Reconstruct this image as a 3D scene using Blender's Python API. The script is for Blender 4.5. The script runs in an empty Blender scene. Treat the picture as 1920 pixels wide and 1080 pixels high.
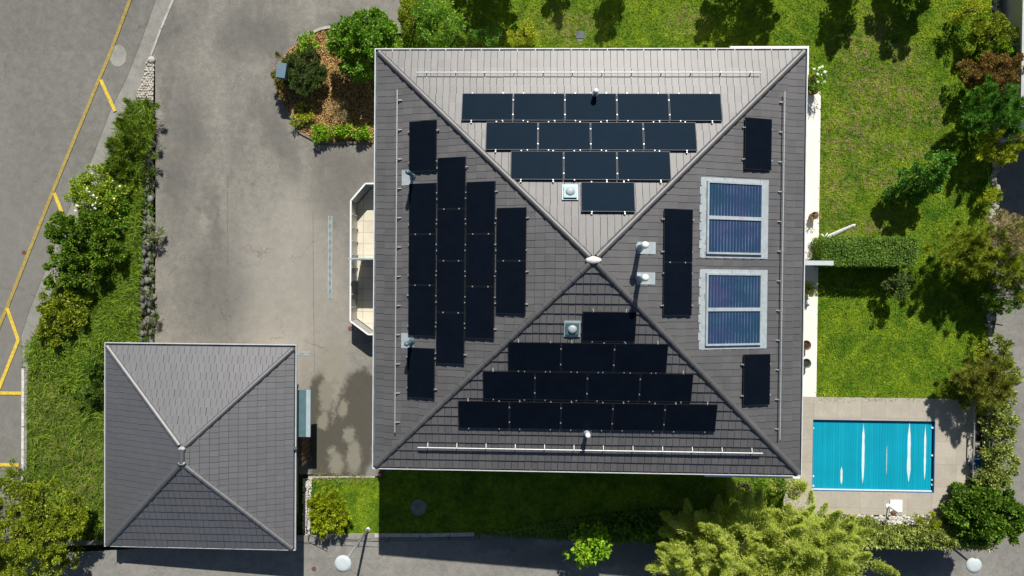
import bpy, bmesh, math, random
import numpy as np
from mathutils import Matrix, Vector
from mathutils.geometry import tessellate_polygon
R_ = math.radians
random.seed(7)
SC = bpy.context.scene
COL = SC.collection

# ------------------------------------------------------------------ camera
H = 30.0
F = 1280.0
CA, CB, CR = -0.01279, 0.03064, 0.00917
RM = Matrix.Rotation(CR, 3, 'Z') @ Matrix.Rotation(CB, 3, 'Y') @ Matrix.Rotation(CA, 3, 'X')
cam_d = bpy.data.cameras.new('camera')
cam = bpy.data.objects.new('camera', cam_d)
COL.objects.link(cam)
cam.matrix_world = Matrix.Translation((0, 0, H)) @ RM.to_4x4()
cam_d.sensor_width = 36
cam_d.lens = 24
cam_d.clip_end = 2000
SC.camera = cam


def U(px, py, z=0.0):
    """the place at height z that stands at this spot of the 1920x1080 survey"""
    d = RM @ Vector(((px - 960) / F, -(py - 540) / F, -1.0))
    t = (z - H) / d.z
    return Vector((d.x * t, d.y * t, z))


def UH(px, py, fn):
    z = 0.0
    for _ in range(6):
        p = U(px, py, z)
        z = fn(p.x, p.y)
    return U(px, py, z)


def pm(z):
    return F / (H - z)


# ------------------------------------------------------------------ terrain heights
def clamp(a, lo, hi):
    return max(lo, min(hi, a))


def h0(x, y):
    return 0.0


def hs(x, y):
    return clamp((9.7 - y) * 0.069, 0.0, 1.5)


def hr(x, y):
    z = clamp(-0.116 * (x + 6.7), -2.9, 1.5)
    if x > 16:
        z += clamp((y + 9.0) * 0.05, 0, 0.9) * clamp((x - 16) / 3, 0, 1)
    return z


# ------------------------------------------------------------------ node helpers
def new_mat(name, rough=0.8, spec=0.3):
    m = bpy.data.materials.new(name)
    m.use_nodes = True
    nt = m.node_tree
    b = nt.nodes['Principled BSDF']
    b.inputs['Roughness'].default_value = rough
    b.inputs['Specular IOR Level'].default_value = spec
    return m, nt, b


def pos(nt):
    return nt.nodes.new('ShaderNodeNewGeometry').outputs['Position']


def noise(nt, vec, scale, detail=4, rough=0.6, dist=0.0):
    n = nt.nodes.new('ShaderNodeTexNoise')
    n.inputs['Scale'].default_value = scale
    n.inputs['Detail'].default_value = detail
    n.inputs['Roughness'].default_value = rough
    n.inputs['Distortion'].default_value = dist
    if vec is not None:
        nt.links.new(vec, n.inputs['Vector'])
    return n


def ramp(nt, fac, stops, interp='LINEAR'):
    r = nt.nodes.new('ShaderNodeValToRGB')
    e = r.color_ramp
    e.interpolation = interp
    while len(e.elements) < len(stops):
        e.elements.new(0.5)
    for el, (p, c) in zip(e.elements, stops):
        el.position = p
        el.color = (c[0], c[1], c[2], 1) if not isinstance(c, (int, float)) else (c, c, c, 1)
    nt.links.new(fac, r.inputs['Fac'])
    return r.outputs['Color']


def mix(nt, fac, a, b, mode='MIX'):
    n = nt.nodes.new('ShaderNodeMix')
    n.data_type = 'RGBA'
    n.blend_type = mode
    for sock, v in ((n.inputs[0], fac), (n.inputs[6], a), (n.inputs[7], b)):
        if hasattr(v, 'is_linked'):
            nt.links.new(v, sock)
        elif isinstance(v, (int, float)):
            sock.default_value = v
        else:
            sock.default_value = (v[0], v[1], v[2], 1)
    return n.outputs[2]


def math_n(nt, op, a, b=0.0, cl=False):
    n = nt.nodes.new('ShaderNodeMath')
    n.operation = op
    n.use_clamp = cl
    for sock, v in ((n.inputs[0], a), (n.inputs[1], b)):
        if hasattr(v, 'is_linked'):
            nt.links.new(v, sock)
        else:
            sock.default_value = v
    return n.outputs[0]


def bump(nt, b, h, strength=0.3, dist=0.02):
    n = nt.nodes.new('ShaderNodeBump')
    n.inputs['Strength'].default_value = strength
    n.inputs['Distance'].default_value = dist
    nt.links.new(h, n.inputs['Height'])
    nt.links.new(n.outputs[0], b.inputs['Normal'])


def blobs(nt, vec, lst, edge=0.3, dist=0.5, dscale=1.2):
    """wear or dirt patches with an uneven rim: union of ellipses (x, y, rx, ry, rot) on the ground"""
    nz = noise(nt, vec, dscale, 5, 0.65)
    sub = nt.nodes.new('ShaderNodeVectorMath')
    sub.operation = 'SUBTRACT'
    nt.links.new(nz.outputs['Color'], sub.inputs[0])
    sub.inputs[1].default_value = (0.5, 0.5, 0.5)
    sc = nt.nodes.new('ShaderNodeVectorMath')
    sc.operation = 'SCALE'
    nt.links.new(sub.outputs[0], sc.inputs[0])
    sc.inputs['Scale'].default_value = dist * 2
    ad = nt.nodes.new('ShaderNodeVectorMath')
    nt.links.new(vec, ad.inputs[0])
    nt.links.new(sc.outputs[0], ad.inputs[1])
    out = None
    for (x, y, rx, ry, rot) in lst:
        mp = nt.nodes.new('ShaderNodeMapping')
        mp.vector_type = 'TEXTURE'
        mp.inputs['Location'].default_value = (x, y, 0)
        mp.inputs['Rotation'].default_value = (0, 0, rot)
        mp.inputs['Scale'].default_value = (rx, ry, 1000)
        nt.links.new(ad.outputs[0], mp.inputs['Vector'])
        ln = nt.nodes.new('ShaderNodeVectorMath')
        ln.operation = 'LENGTH'
        nt.links.new(mp.outputs[0], ln.inputs[0])
        mr = nt.nodes.new('ShaderNodeMapRange')
        mr.interpolation_type = 'SMOOTHSTEP'
        mr.inputs['From Min'].default_value = 1 + edge
        mr.inputs['From Max'].default_value = 1 - edge
        nt.links.new(ln.outputs['Value'], mr.inputs['Value'])
        out = mr.outputs[0] if out is None else math_n(nt, 'MAXIMUM', out, mr.outputs[0])
    return out


def pe(px0, py0, rx, ry, rot=0.0, z=0.0):
    """survey ellipse -> ground ellipse"""
    p = U(px0, py0, z)
    return (p.x, p.y, rx / pm(z), ry / pm(z), rot)


# ------------------------------------------------------------------ materials
def plain(name, c, rough=0.6, spec=0.4, metal=0.0, var=0.12, scale=6, bmp=0.0):
    m, nt, b = new_mat(name, rough, spec)
    b.inputs['Metallic'].default_value = metal
    p = pos(nt)
    n = noise(nt, p, scale, 5)
    col = ramp(nt, n.outputs['Fac'], [(0.3, [v * (1 - var) for v in c]), (0.7, [min(1, v * (1 + var)) for v in c])])
    nt.links.new(col, b.inputs['Base Color'])
    if bmp:
        bump(nt, b, noise(nt, p, scale * 6, 3).outputs['Fac'], bmp)
    return m


def asphalt(name, c_lo, c_hi, speck=0.25, stains=(), crack=True, stretch=(1, 1, 1)):
    m, nt, b = new_mat(name, 0.9, 0.2)
    p = pos(nt)
    mp = nt.nodes.new('ShaderNodeMapping')
    mp.inputs['Scale'].default_value = stretch
    nt.links.new(p, mp.inputs['Vector'])
    big = noise(nt, mp.outputs[0], 0.35, 6, 0.62, 0.4)
    col = ramp(nt, big.outputs['Fac'], [(0.32, c_lo), (0.68, c_hi)])
    mid = noise(nt, p, 3.0, 7, 0.75)
    col = mix(nt, 0.30, col, ramp(nt, mid.outputs['Fac'], [(0.35, 0.25), (0.65, 0.75)]), 'OVERLAY')
    fine = noise(nt, p, 26.0, 3, 0.8)
    col = mix(nt, speck, col, ramp(nt, fine.outputs['Fac'], [(0.3, 0.1), (0.7, 0.9)]), 'OVERLAY')
    for (lst, c, fac, edge, dist, ds) in stains:
        k = blobs(nt, p, lst, edge, dist, ds)
        col = mix(nt, math_n(nt, 'MULTIPLY', k, fac), col, c, 'MIX')
    if crack:
        v = nt.nodes.new('ShaderNodeTexVoronoi')
        v.feature = 'DISTANCE_TO_EDGE'
        v.inputs['Scale'].default_value = 0.22
        nz = noise(nt, p, 1.3, 5, 0.7)
        ad = nt.nodes.new('ShaderNodeVectorMath')
        nt.links.new(p, ad.inputs[0])
        nt.links.new(nz.outputs['Color'], ad.inputs[1])
        nt.links.new(ad.outputs[0], v.inputs['Vector'])
        k = ramp(nt, v.outputs['Distance'], [(0.0, 1.0), (0.006, 0.0)])
        msk = ramp(nt, noise(nt, p, 0.5, 2).outputs['Fac'], [(0.5, 0.0), (0.6, 0.5)])
        col = mix(nt, math_n(nt, 'MULTIPLY', k, msk), col, [v_ * 0.35 for v_ in c_lo])
    nt.links.new(col, b.inputs['Base Color'])
    bump(nt, b, fine.outputs['Fac'], 0.35, 0.01)
    return m


M = {}
M['street'] = asphalt('street_asphalt', (0.158, 0.154, 0.138), (0.192, 0.186, 0.166), 0.22, stretch=(1, 0.5, 1),
                      stains=[([pe(60, 560, 90, 300, 0.3)], (0.20, 0.19, 0.175), 0.4, 0.8, 0.6, 0.8)])
M['sidewalk'] = asphalt('sidewalk_asphalt', (0.23, 0.225, 0.20), (0.28, 0.27, 0.245), 0.3, crack=False)
wet = [pe(668, 790, 40, 92), pe(640, 850, 60, 62), pe(600, 800, 28, 100), pe(680, 740, 30, 50)]
dryspots = [pe(628, 690, 24, 50), pe(612, 742, 14, 34), pe(655, 815, 12, 16), pe(643, 765, 9, 16), pe(631, 868, 15, 22),
            pe(606, 790, 11, 16), pe(622, 845, 7, 8), pe(664, 858, 14, 34)]
M['drive'] = asphalt('driveway_asphalt', (0.175, 0.168, 0.150), (0.275, 0.258, 0.222), 0.32, stretch=(1.2, 0.55, 1), stains=[
    ([pe(545, 560, 110, 170), pe(560, 440, 60, 90)], (0.385, 0.362, 0.315), 0.45, 0.7, 0.9, 0.7),
    ([pe(640, 350, 60, 60), pe(480, 70, 60, 40), pe(315, 200, 14, 90), pe(400, 420, 16, 100, 0.1), pe(330, 330, 22, 60),
      pe(520, 250, 24, 90, 0.5), pe(640, 60, 60, 30), pe(520, 160, 20, 60), pe(650, 310, 60, 40), pe(350, 250, 40, 90), pe(400, 560, 60, 120), pe(300, 60, 30, 60)], (0.105, 0.103, 0.098), 0.58, 0.8, 1.0, 1.1),
    (wet, (0.078, 0.072, 0.055), 0.93, 0.12, 0.55, 1.5),
    (dryspots, (0.26, 0.245, 0.20), 0.75, 0.4, 0.35, 3.0)])
M['road'] = asphalt('lane_asphalt', (0.20, 0.195, 0.178), (0.265, 0.255, 0.23), 0.3, stains=[
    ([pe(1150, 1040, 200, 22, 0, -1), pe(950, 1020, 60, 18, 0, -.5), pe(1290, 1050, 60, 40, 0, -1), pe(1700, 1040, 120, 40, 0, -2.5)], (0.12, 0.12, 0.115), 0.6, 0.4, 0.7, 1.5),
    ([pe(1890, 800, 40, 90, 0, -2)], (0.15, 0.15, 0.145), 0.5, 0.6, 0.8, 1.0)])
M['yellow'] = plain('yellow_road_paint', (0.60, 0.44, 0.055), 0.8, 0.2, var=0.3, scale=9)
M['yellow_worn'] = plain('worn_yellow_road_paint', (0.33, 0.255, 0.075), 0.8, 0.2, var=0.32, scale=12)
M['kerb'] = plain('kerb_concrete', (0.42, 0.41, 0.37), 0.9, 0.2, var=0.25, scale=5)
M['patchc'] = plain('asphalt_repair', (0.29, 0.285, 0.255), 0.9, 0.2, var=0.15, scale=4)
M['whitestone'] = plain('white_terrace_stone', (0.82, 0.79, 0.72), 0.8, 0.3, var=0.07, scale=3)
M['zinc'] = plain('zinc_gutter', (0.62, 0.64, 0.65), 0.6, 0.5, 0.25, var=0.12, scale=3)
M['zincdark'] = plain('zinc_gutter_inside', (0.10, 0.12, 0.13), 0.7, 0.3, 0.2, var=0.3, scale=3)
M['alu'] = plain('aluminium', (0.55, 0.56, 0.56), 0.55, 0.5, 0.6, var=0.1, scale=4)
M['lead'] = plain('light_flashing', (0.40, 0.45, 0.47), 0.6, 0.4, 0.2, var=0.15, scale=5)
M['white'] = plain('white_enamel', (0.80, 0.80, 0.78), 0.5, 0.5, var=0.06, scale=5)
M['blackframe'] = plain('black_anodised_frame', (0.02, 0.022, 0.026), 0.4, 0.5, 0.3, var=0.1)
M['sunlitframe'] = plain('sunlit_panel_frame', (0.07, 0.075, 0.085), 0.55, 0.3, 0.2, var=0.1)  # lighter copy of the dark frame, caught sunlight put into its colour
M['steel'] = plain('galvanised_steel', (0.45, 0.46, 0.46), 0.5, 0.5, 0.5, var=0.12)
M['render'] = plain('cream_wall_render', (0.62, 0.58, 0.50), 0.9, 0.2, var=0.06, scale=2, bmp=0.1)
M['soffit'] = plain('painted_soffit', (0.55, 0.54, 0.52), 0.8, 0.3, var=0.05)
M['wood'] = plain('weathered_wood', (0.15, 0.10, 0.065), 0.85, 0.2, var=0.35, scale=7, bmp=0.2)
M['soil'] = plain('dark_soil', (0.05, 0.040, 0.026), 0.95, 0.1, var=0.4, scale=5, bmp=0.3)
M['under'] = plain('roof_underlay', (0.012, 0.012, 0.013), 0.95, 0.1, var=0.1)
M['mortar'] = plain('white_ridge_mortar', (0.72, 0.70, 0.66), 0.9, 0.2, var=0.15, scale=14, bmp=0.4)
M['terracotta'] = plain('terracotta', (0.22, 0.10, 0.065), 0.8, 0.3, var=0.2)
M['greenpot'] = plain('glazed_green_pot', (0.06, 0.16, 0.14), 0.3, 0.6, var=0.2)
M['teal'] = plain('teal_coated_metal', (0.10, 0.18, 0.20), 0.45, 0.5, 0.2, var=0.12, scale=3)
M['paleteal'] = plain('pale_blue_grey_metal', (0.40, 0.50, 0.54), 0.45, 0.5, 0.2, var=0.08, scale=3)
M['mailblue'] = plain('slate_blue_sheet', (0.12, 0.20, 0.25), 0.5, 0.5, 0.1, var=0.08, scale=3)
M['brownmetal'] = plain('rusty_iron', (0.16, 0.075, 0.05), 0.8, 0.3, 0.1, var=0.3, scale=20)
M['bluetarp'] = plain('blue_plastic', (0.01, 0.13, 0.30), 0.4, 0.5, var=0.2)
M['bark'] = plain('bark', (0.11, 0.08, 0.055), 0.95, 0.1, var=0.4, scale=9, bmp=0.4)
M['stone'] = plain('grey_field_stone', (0.19, 0.185, 0.165), 0.9, 0.2, var=0.35, scale=4, bmp=0.4)
M['cobble'] = plain('pale_cobble_stone', (0.46, 0.43, 0.37), 0.85, 0.2, var=0.25, scale=6, bmp=0.2)
M['wallstone'] = plain('pale_wall_stone', (0.33, 0.31, 0.27), 0.9, 0.2, var=0.4, scale=5, bmp=0.4)
M['glint'] = plain('pale_glint_plastic', (0.60, 0.76, 0.78), 0.4, 0.5, var=0.15, scale=3)  # pale colour painted for sun glints on the pool cover
M['wornwhite'] = plain('worn_white_kerb', (0.55, 0.54, 0.50), 0.9, 0.2, var=0.3, scale=4)
M['seam'] = plain('tar_seam', (0.15, 0.142, 0.125), 0.9, 0.2, var=0.3, scale=8)
M['gravel'] = plain('white_gravel', (0.55, 0.53, 0.48), 0.9, 0.2, var=0.35, scale=9)
M['screen'] = plain('pale_screen_wall', (0.50, 0.56, 0.57), 0.7, 0.3, var=0.08, scale=3)
M['liner'] = plain('dark_blue_pool_liner', (0.01, 0.10, 0.26), 0.4, 0.5, var=0.15)
M['flower'] = plain('white_petals', (0.82, 0.82, 0.74), 0.7, 0.2, var=0.08)
M['glassdoor'] = plain('window_glass', (0.03, 0.035, 0.04), 0.08, 0.6, var=0.1)


def tile_mat(name, c, rough):
    m, nt, b = new_mat(name, rough, 1.0)
    g = nt.nodes.new('ShaderNodeNewGeometry')
    col = ramp(nt, g.outputs['Random Per Island'], [(0.0, [v * 0.88 for v in c]), (0.5, c), (1.0, [c[0] * 1.14, c[1] * 1.11, c[2] * 1.08])])
    n = noise(nt, g.outputs['Position'], 0.7, 6, 0.7)
    col = mix(nt, 0.6, col, ramp(nt, n.outputs['Fac'], [(0.3, 0.35), (0.7, 0.65)]), 'OVERLAY')
    n2 = noise(nt, g.outputs['Position'], 30, 3, 0.7)
    col = mix(nt, 0.2, col, ramp(nt, n2.outputs['Fac'], [(0.3, 0.2), (0.7, 0.8)]), 'OVERLAY')
    sp = noise(nt, g.outputs['Position'], 9, 2, 0.5)
    col = mix(nt, ramp(nt, sp.outputs['Fac'], [(0.72, 0.0), (0.76, 0.35)]), col, (0.25, 0.25, 0.23))
    nt.links.new(col, b.inputs['Base Color'])
    bump(nt, b, n2.outputs['Fac'], 0.12, 0.004)
    return m


M['tile'] = tile_mat('grey_concrete_tile', (0.084, 0.082, 0.083), 0.54)
M['tile'].node_tree.nodes['Principled BSDF'].inputs['IOR'].default_value = 1.55
M['gtile'] = tile_mat('anthracite_concrete_tile', (0.037, 0.036, 0.041), 0.62)
M['gtile'].node_tree.nodes['Principled BSDF'].inputs['IOR'].default_value = 2.05


def panel_mat():
    m, nt, b = new_mat('solar_cell_glass', 0.58, 0.13)
    g = nt.nodes.new('ShaderNodeNewGeometry')
    n = noise(nt, g.outputs['Position'], 2.0, 5, 0.7)
    col = ramp(nt, n.outputs['Fac'], [(0.3, (0.0020, 0.0030, 0.0060)), (0.7, (0.0035, 0.0050, 0.0090))])
    nt.links.new(col, b.inputs['Base Color'])
    b.inputs['Specular Tint'].default_value = (0.28, 0.60, 1.0, 1)
    return m


M['cell'] = panel_mat()


def collector_mat():
    m, nt, b = new_mat('solar_collector_absorber', 0.3, 0.5)
    tc = nt.nodes.new('ShaderNodeTexCoord')
    sx = nt.nodes.new('ShaderNodeSeparateXYZ')
    nt.links.new(tc.outputs['Generated'], sx.inputs[0])
    w = math_n(nt, 'FRACT', math_n(nt, 'MULTIPLY', sx.outputs['X'], 17.0))
    k = ramp(nt, w, [(0.0, 1.0), (0.14, 1.0), (0.2, 0.0), (0.92, 0.0), (1.0, 1.0)])
    n = noise(nt, pos(nt), 0.9, 4, 0.6)
    base = ramp(nt, n.outputs['Fac'], [(0.3, (0.012, 0.050, 0.085)), (0.55, (0.022, 0.045, 0.105)), (0.75, (0.045, 0.045, 0.115))])
    fade = ramp(nt, noise(nt, pos(nt), 1.6, 3, 0.6).outputs['Fac'], [(0.4, 0.15), (0.7, 0.8)])
    col = mix(nt, math_n(nt, 'MULTIPLY', k, fade), base, (0.16, 0.24, 0.38))
    nt.links.new(col, b.inputs['Base Color'])
    return m


M['collector'] = collector_mat()


def cover_mat():
    m, nt, b = new_mat('turquoise_pool_cover', 0.45, 0.4)
    p = pos(nt)
    sx = nt.nodes.new('ShaderNodeSeparateXYZ')
    nt.links.new(p, sx.inputs[0])
    x = sx.outputs['X']
    w = math_n(nt, 'FRACT', math_n(nt, 'MULTIPLY', x, 8.0))
    line = ramp(nt, w, [(0.0, 1.0), (0.08, 1.0), (0.16, 0.0)])
    cell = math_n(nt, 'FLOOR', math_n(nt, 'MULTIPLY', x, 8.0))
    wn = nt.nodes.new('ShaderNodeTexWhiteNoise')
    wn.noise_dimensions = '1D'
    nt.links.new(cell, wn.inputs['W'])
    col = ramp(nt, wn.outputs['Value'], [(0.0, (0.000, 0.300, 0.430)), (1.0, (0.002, 0.345, 0.475))])
    col = mix(nt, math_n(nt, 'MULTIPLY', line, 0.35), col, (0.0, 0.19, 0.30))
    n = noise(nt, p, 0.8, 5, 0.6)
    col = mix(nt, 0.25, col, ramp(nt, n.outputs['Fac'], [(0.3, 0.35), (0.7, 0.65)]), 'OVERLAY')
    nt.links.new(col, b.inputs['Base Color'])
    return m


M['cover'] = cover_mat()


def paving(name, c, sx_, sy_, joint=0.01, jc=0.5):
    m, nt, b = new_mat(name, 0.85, 0.25)
    p = pos(nt)
    br = nt.nodes.new('ShaderNodeTexBrick')
    br.offset = 0.0
    br.inputs['Scale'].default_value = 1.0
    br.inputs['Brick Width'].default_value = sx_
    br.inputs['Row Height'].default_value = sy_
    br.inputs['Mortar Size'].default_value = joint
    br.inputs['Mortar Smooth'].default_value = 0.1
    br.inputs['Color1'].default_value = (c[0] * 0.94, c[1] * 0.94, c[2] * 0.94, 1)
    br.inputs['Color2'].default_value = (c[0] * 1.06, c[1] * 1.05, c[2] * 1.04, 1)
    br.inputs['Mortar'].default_value = (c[0] * jc, c[1] * jc, c[2] * jc, 1)
    nt.links.new(p, br.inputs['Vector'])
    col = br.outputs['Color']
    n = noise(nt, p, 1.2, 7, 0.7)
    col = mix(nt, 0.28, col, ramp(nt, n.outputs['Fac'], [(0.3, 0.3), (0.7, 0.7)]), 'OVERLAY')
    n2 = noise(nt, p, 22, 3, 0.7)
    col = mix(nt, 0.18, col, ramp(nt, n2.outputs['Fac'], [(0.3, 0.2), (0.7, 0.8)]), 'OVERLAY')
    nt.links.new(col, b.inputs['Base Color'])
    bump(nt, b, n2.outputs['Fac'], 0.1)
    return m


M['deck'] = paving('pool_deck_stone', (0.41, 0.375, 0.315), 1.02, 0.98, 0.008, 0.72)
M['baytile'] = paving('pale_balcony_tiles', (0.62, 0.57, 0.46), 0.5, 0.5, 0.012, 0.6)
M['terrace'] = paving('white_terrace_tiles', (0.84, 0.80, 0.71), 0.5, 0.5, 0.008, 0.93)

DRY = [pe(1640, 160, 60, 34), pe(1690, 280, 34, 16), pe(1655, 340, 50, 22), pe(1610, 95, 40, 26), pe(1690, 110, 40, 22),
       pe(1640, 60, 30, 30), pe(1610, 205, 40, 16), pe(1725, 285, 20, 12), pe(1650, 415, 30, 18), pe(1060, 45, 60, 26),
       pe(1290, 40, 36, 20), pe(1755, 210, 16, 34), pe(1600, 260, 50, 40), pe(1700, 190, 50, 40), pe(1570, 340, 26, 60), pe(1620, 430, 60, 14)]


def lawn_colour(nt, p, g_lo, g_hi, dry, dryc, amount):
    n = noise(nt, p, 0.9, 7, 0.75, 0.3)
    col = ramp(nt, n.outputs['Fac'], [(0.36, g_lo), (0.62, g_hi)])
    nq = noise(nt, p, 4.5, 5, 0.8)
    col = mix(nt, 0.45, col, ramp(nt, nq.outputs['Fac'], [(0.36, 0.15), (0.64, 0.85)]), 'OVERLAY')
    if dry:
        k = blobs(nt, p, dry, 0.75, 0.8, 1.6)
        n2 = noise(nt, p, 3.2, 5, 0.75)
        k = math_n(nt, 'MULTIPLY', k, ramp(nt, n2.outputs['Fac'], [(0.46, 0.0), (0.58, 1.0)]))
        col = mix(nt, math_n(nt, 'MULTIPLY', k, amount), col, dryc)
    return col


def lawn_mat(name, g_lo, g_hi, dry, amount=0.8, blade=False):
    m, nt, b = new_mat(name, 0.8, 0.15)
    g = nt.nodes.new('ShaderNodeNewGeometry')
    p = g.outputs['Position']
    col = lawn_colour(nt, p, g_lo, g_hi, dry, (0.33, 0.275, 0.10) if blade else (0.23, 0.185, 0.075), amount)
    if blade:
        col = mix(nt, 0.55, col, ramp(nt, g.outputs['Random Per Island'], [(0, 0.12), (0.7, 0.5), (1.0, 0.95)]), 'OVERLAY')
    else:
        f = noise(nt, p, 16, 4, 0.8)
        col = mix(nt, 0.5, col, ramp(nt, f.outputs['Fac'], [(0.3, 0.1), (0.7, 0.8)]), 'OVERLAY')
        bump(nt, b, f.outputs['Fac'], 0.8, 0.04)
    nt.links.new(col, b.inputs['Base Color'])
    return m


LG = ((0.050, 0.120, 0.005), (0.170, 0.245, 0.010))
M['lawn'] = lawn_mat('lawn_turf', *LG, DRY, 0.85)
M['lawnblade'] = lawn_mat('lawn_blades', (0.050, 0.150, 0.005), (0.225, 0.335, 0.016), DRY, 0.85, True)
BD = [pe(100, 760, 40, 40, 0, 1), pe(140, 840, 50, 30, 0, 1), pe(170, 900, 30, 50, 0, 1), pe(80, 700, 30, 20, 0, 1)]
M['bank'] = lawn_mat('bank_turf', (0.050, 0.090, 0.012), (0.105, 0.150, 0.018), BD, 0.6)
M['bankblade'] = lawn_mat('bank_blades', (0.070, 0.135, 0.010), (0.150, 0.215, 0.018), BD, 0.6, True)


def leaf_mat(name, lo, mid_, hi, trans=0.25, rough=0.6, spec=0.2):
    gain = 1.0 if 'chips' in name else 2.2
    lo, mid_, hi = [tuple(min(.68, c * gain) for c in q) for q in (lo, mid_, hi)]
    m, nt, b = new_mat(name, rough, spec)
    g = nt.nodes.new('ShaderNodeNewGeometry')
    col = ramp(nt, g.outputs['Random Per Island'], [(0.0, lo), (0.5, mid_), (1.0, hi)])
    n = noise(nt, g.outputs['Position'], 1.8, 3, 0.6)
    col = mix(nt, 0.45, col, ramp(nt, n.outputs['Fac'], [(0.3, 0.25), (0.7, 0.75)]), 'OVERLAY')
    nt.links.new(col, b.inputs['Base Color'])
    t = nt.nodes.new('ShaderNodeBsdfTranslucent')
    nt.links.new(col, t.inputs['Color'])
    ms = nt.nodes.new('ShaderNodeMixShader')
    ms.inputs[0].default_value = trans
    nt.links.new(b.outputs[0], ms.inputs[1])
    nt.links.new(t.outputs[0], ms.inputs[2])
    nt.links.new(ms.outputs[0], nt.nodes['Material Output'].inputs['Surface'])
    return m


LM = {
    'laurel': leaf_mat('laurel_leaves', (0.035, 0.085, 0.008), (0.075, 0.170, 0.014), (0.190, 0.280, 0.025), spec=0.35, rough=0.45),
    'dark': leaf_mat('dark_green_leaves', (0.022, 0.050, 0.005), (0.055, 0.110, 0.009), (0.105, 0.170, 0.015), spec=0.3, rough=0.5),
    'mid': leaf_mat('mid_green_leaves', (0.030, 0.065, 0.006), (0.070, 0.125, 0.010), (0.130, 0.190, 0.016)),
    'juniper': leaf_mat('grey_green_needles', (0.028, 0.048, 0.014), (0.050, 0.078, 0.020), (0.085, 0.115, 0.025)),
    'olive': leaf_mat('olive_needles', (0.050, 0.062, 0.007), (0.095, 0.108, 0.012), (0.15, 0.155, 0.02)),
    'brown': leaf_mat('brownish_twigs', (0.115, 0.095, 0.045), (0.175, 0.145, 0.065), (0.23, 0.19, 0.09)),
    'spray': leaf_mat('bright_evergreen_sprays', (0.030, 0.060, 0.005), (0.070, 0.115, 0.008), (0.125, 0.175, 0.012)),
    'rose': leaf_mat('rose_leaves', (0.060, 0.115, 0.008), (0.150, 0.215, 0.014), (0.290, 0.350, 0.035)),
    'bright': leaf_mat('bright_green_leaves', (0.06, 0.13, 0.006), (0.12, 0.22, 0.010), (0.20, 0.30, 0.02)),
    'lime': leaf_mat('yellow_green_leaves', (0.11, 0.145, 0.008), (0.20, 0.235, 0.013), (0.30, 0.31, 0.02)),
    'gold': leaf_mat('golden_leaves', (0.075, 0.110, 0.005), (0.165, 0.205, 0.008), (0.29, 0.31, 0.014)),
    'yolive': leaf_mat('yellow_olive_leaves', (0.060, 0.085, 0.006), (0.115, 0.150, 0.010), (0.20, 0.22, 0.015)),
    'red': leaf_mat('reddish_leaves', (0.085, 0.042, 0.018), (0.150, 0.085, 0.025), (0.14, 0.13, 0.02)),
    'willow': leaf_mat('willow_leaves', (0.130, 0.195, 0.012), (0.265, 0.330, 0.040), (0.31, 0.34, 0.12), trans=0.4),
    'varieg': leaf_mat('variegated_leaves', (0.05, 0.075, 0.01), (0.13, 0.165, 0.025), (0.27, 0.29, 0.09)),
    'fern': leaf_mat('fern_green_needles', (0.030, 0.080, 0.010), (0.060, 0.150, 0.018), (0.11, 0.22, 0.03)),
    'mulch': leaf_mat('bark_mulch_chips', (0.18, 0.085, 0.024), (0.42, 0.235, 0.070), (0.66, 0.47, 0.20), trans=0.0),
    'weed': leaf_mat('ground_cover_leaves', (0.030, 0.060, 0.008), (0.055, 0.100, 0.012), (0.10, 0.15, 0.02)),
    'alpine': leaf_mat('silver_alpine_leaves', (0.09, 0.115, 0.05), (0.16, 0.19, 0.09), (0.26, 0.29, 0.16)),
}


# ------------------------------------------------------------------ object helpers
def tag(o, label=None, cat=None, group=None, kind=None):
    for k, v in (('label', label), ('category', cat), ('group', group), ('kind', kind)):
        if v:
            o[k] = v
    return o


def wmat(o):
    """world matrix before any depsgraph update"""
    m = o.matrix_basis.copy()
    if o.parent is None:
        return m
    return wmat(o.parent) @ o.matrix_parent_inverse @ m


def link(name, me, mat=None, parent=None):
    o = bpy.data.objects.new(name, me)
    COL.objects.link(o)
    if mat is not None:
        me.materials.append(mat)
    if parent is not None:
        o.parent = parent
        o.matrix_parent_inverse = wmat(parent).inverted()
    return o


def thing(name, loc, label, cat, group=None):
    o = bpy.data.objects.new(name, None)
    COL.objects.link(o)
    o.location = loc
    o.empty_display_size = 0.3
    return tag(o, label, cat, group)


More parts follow.
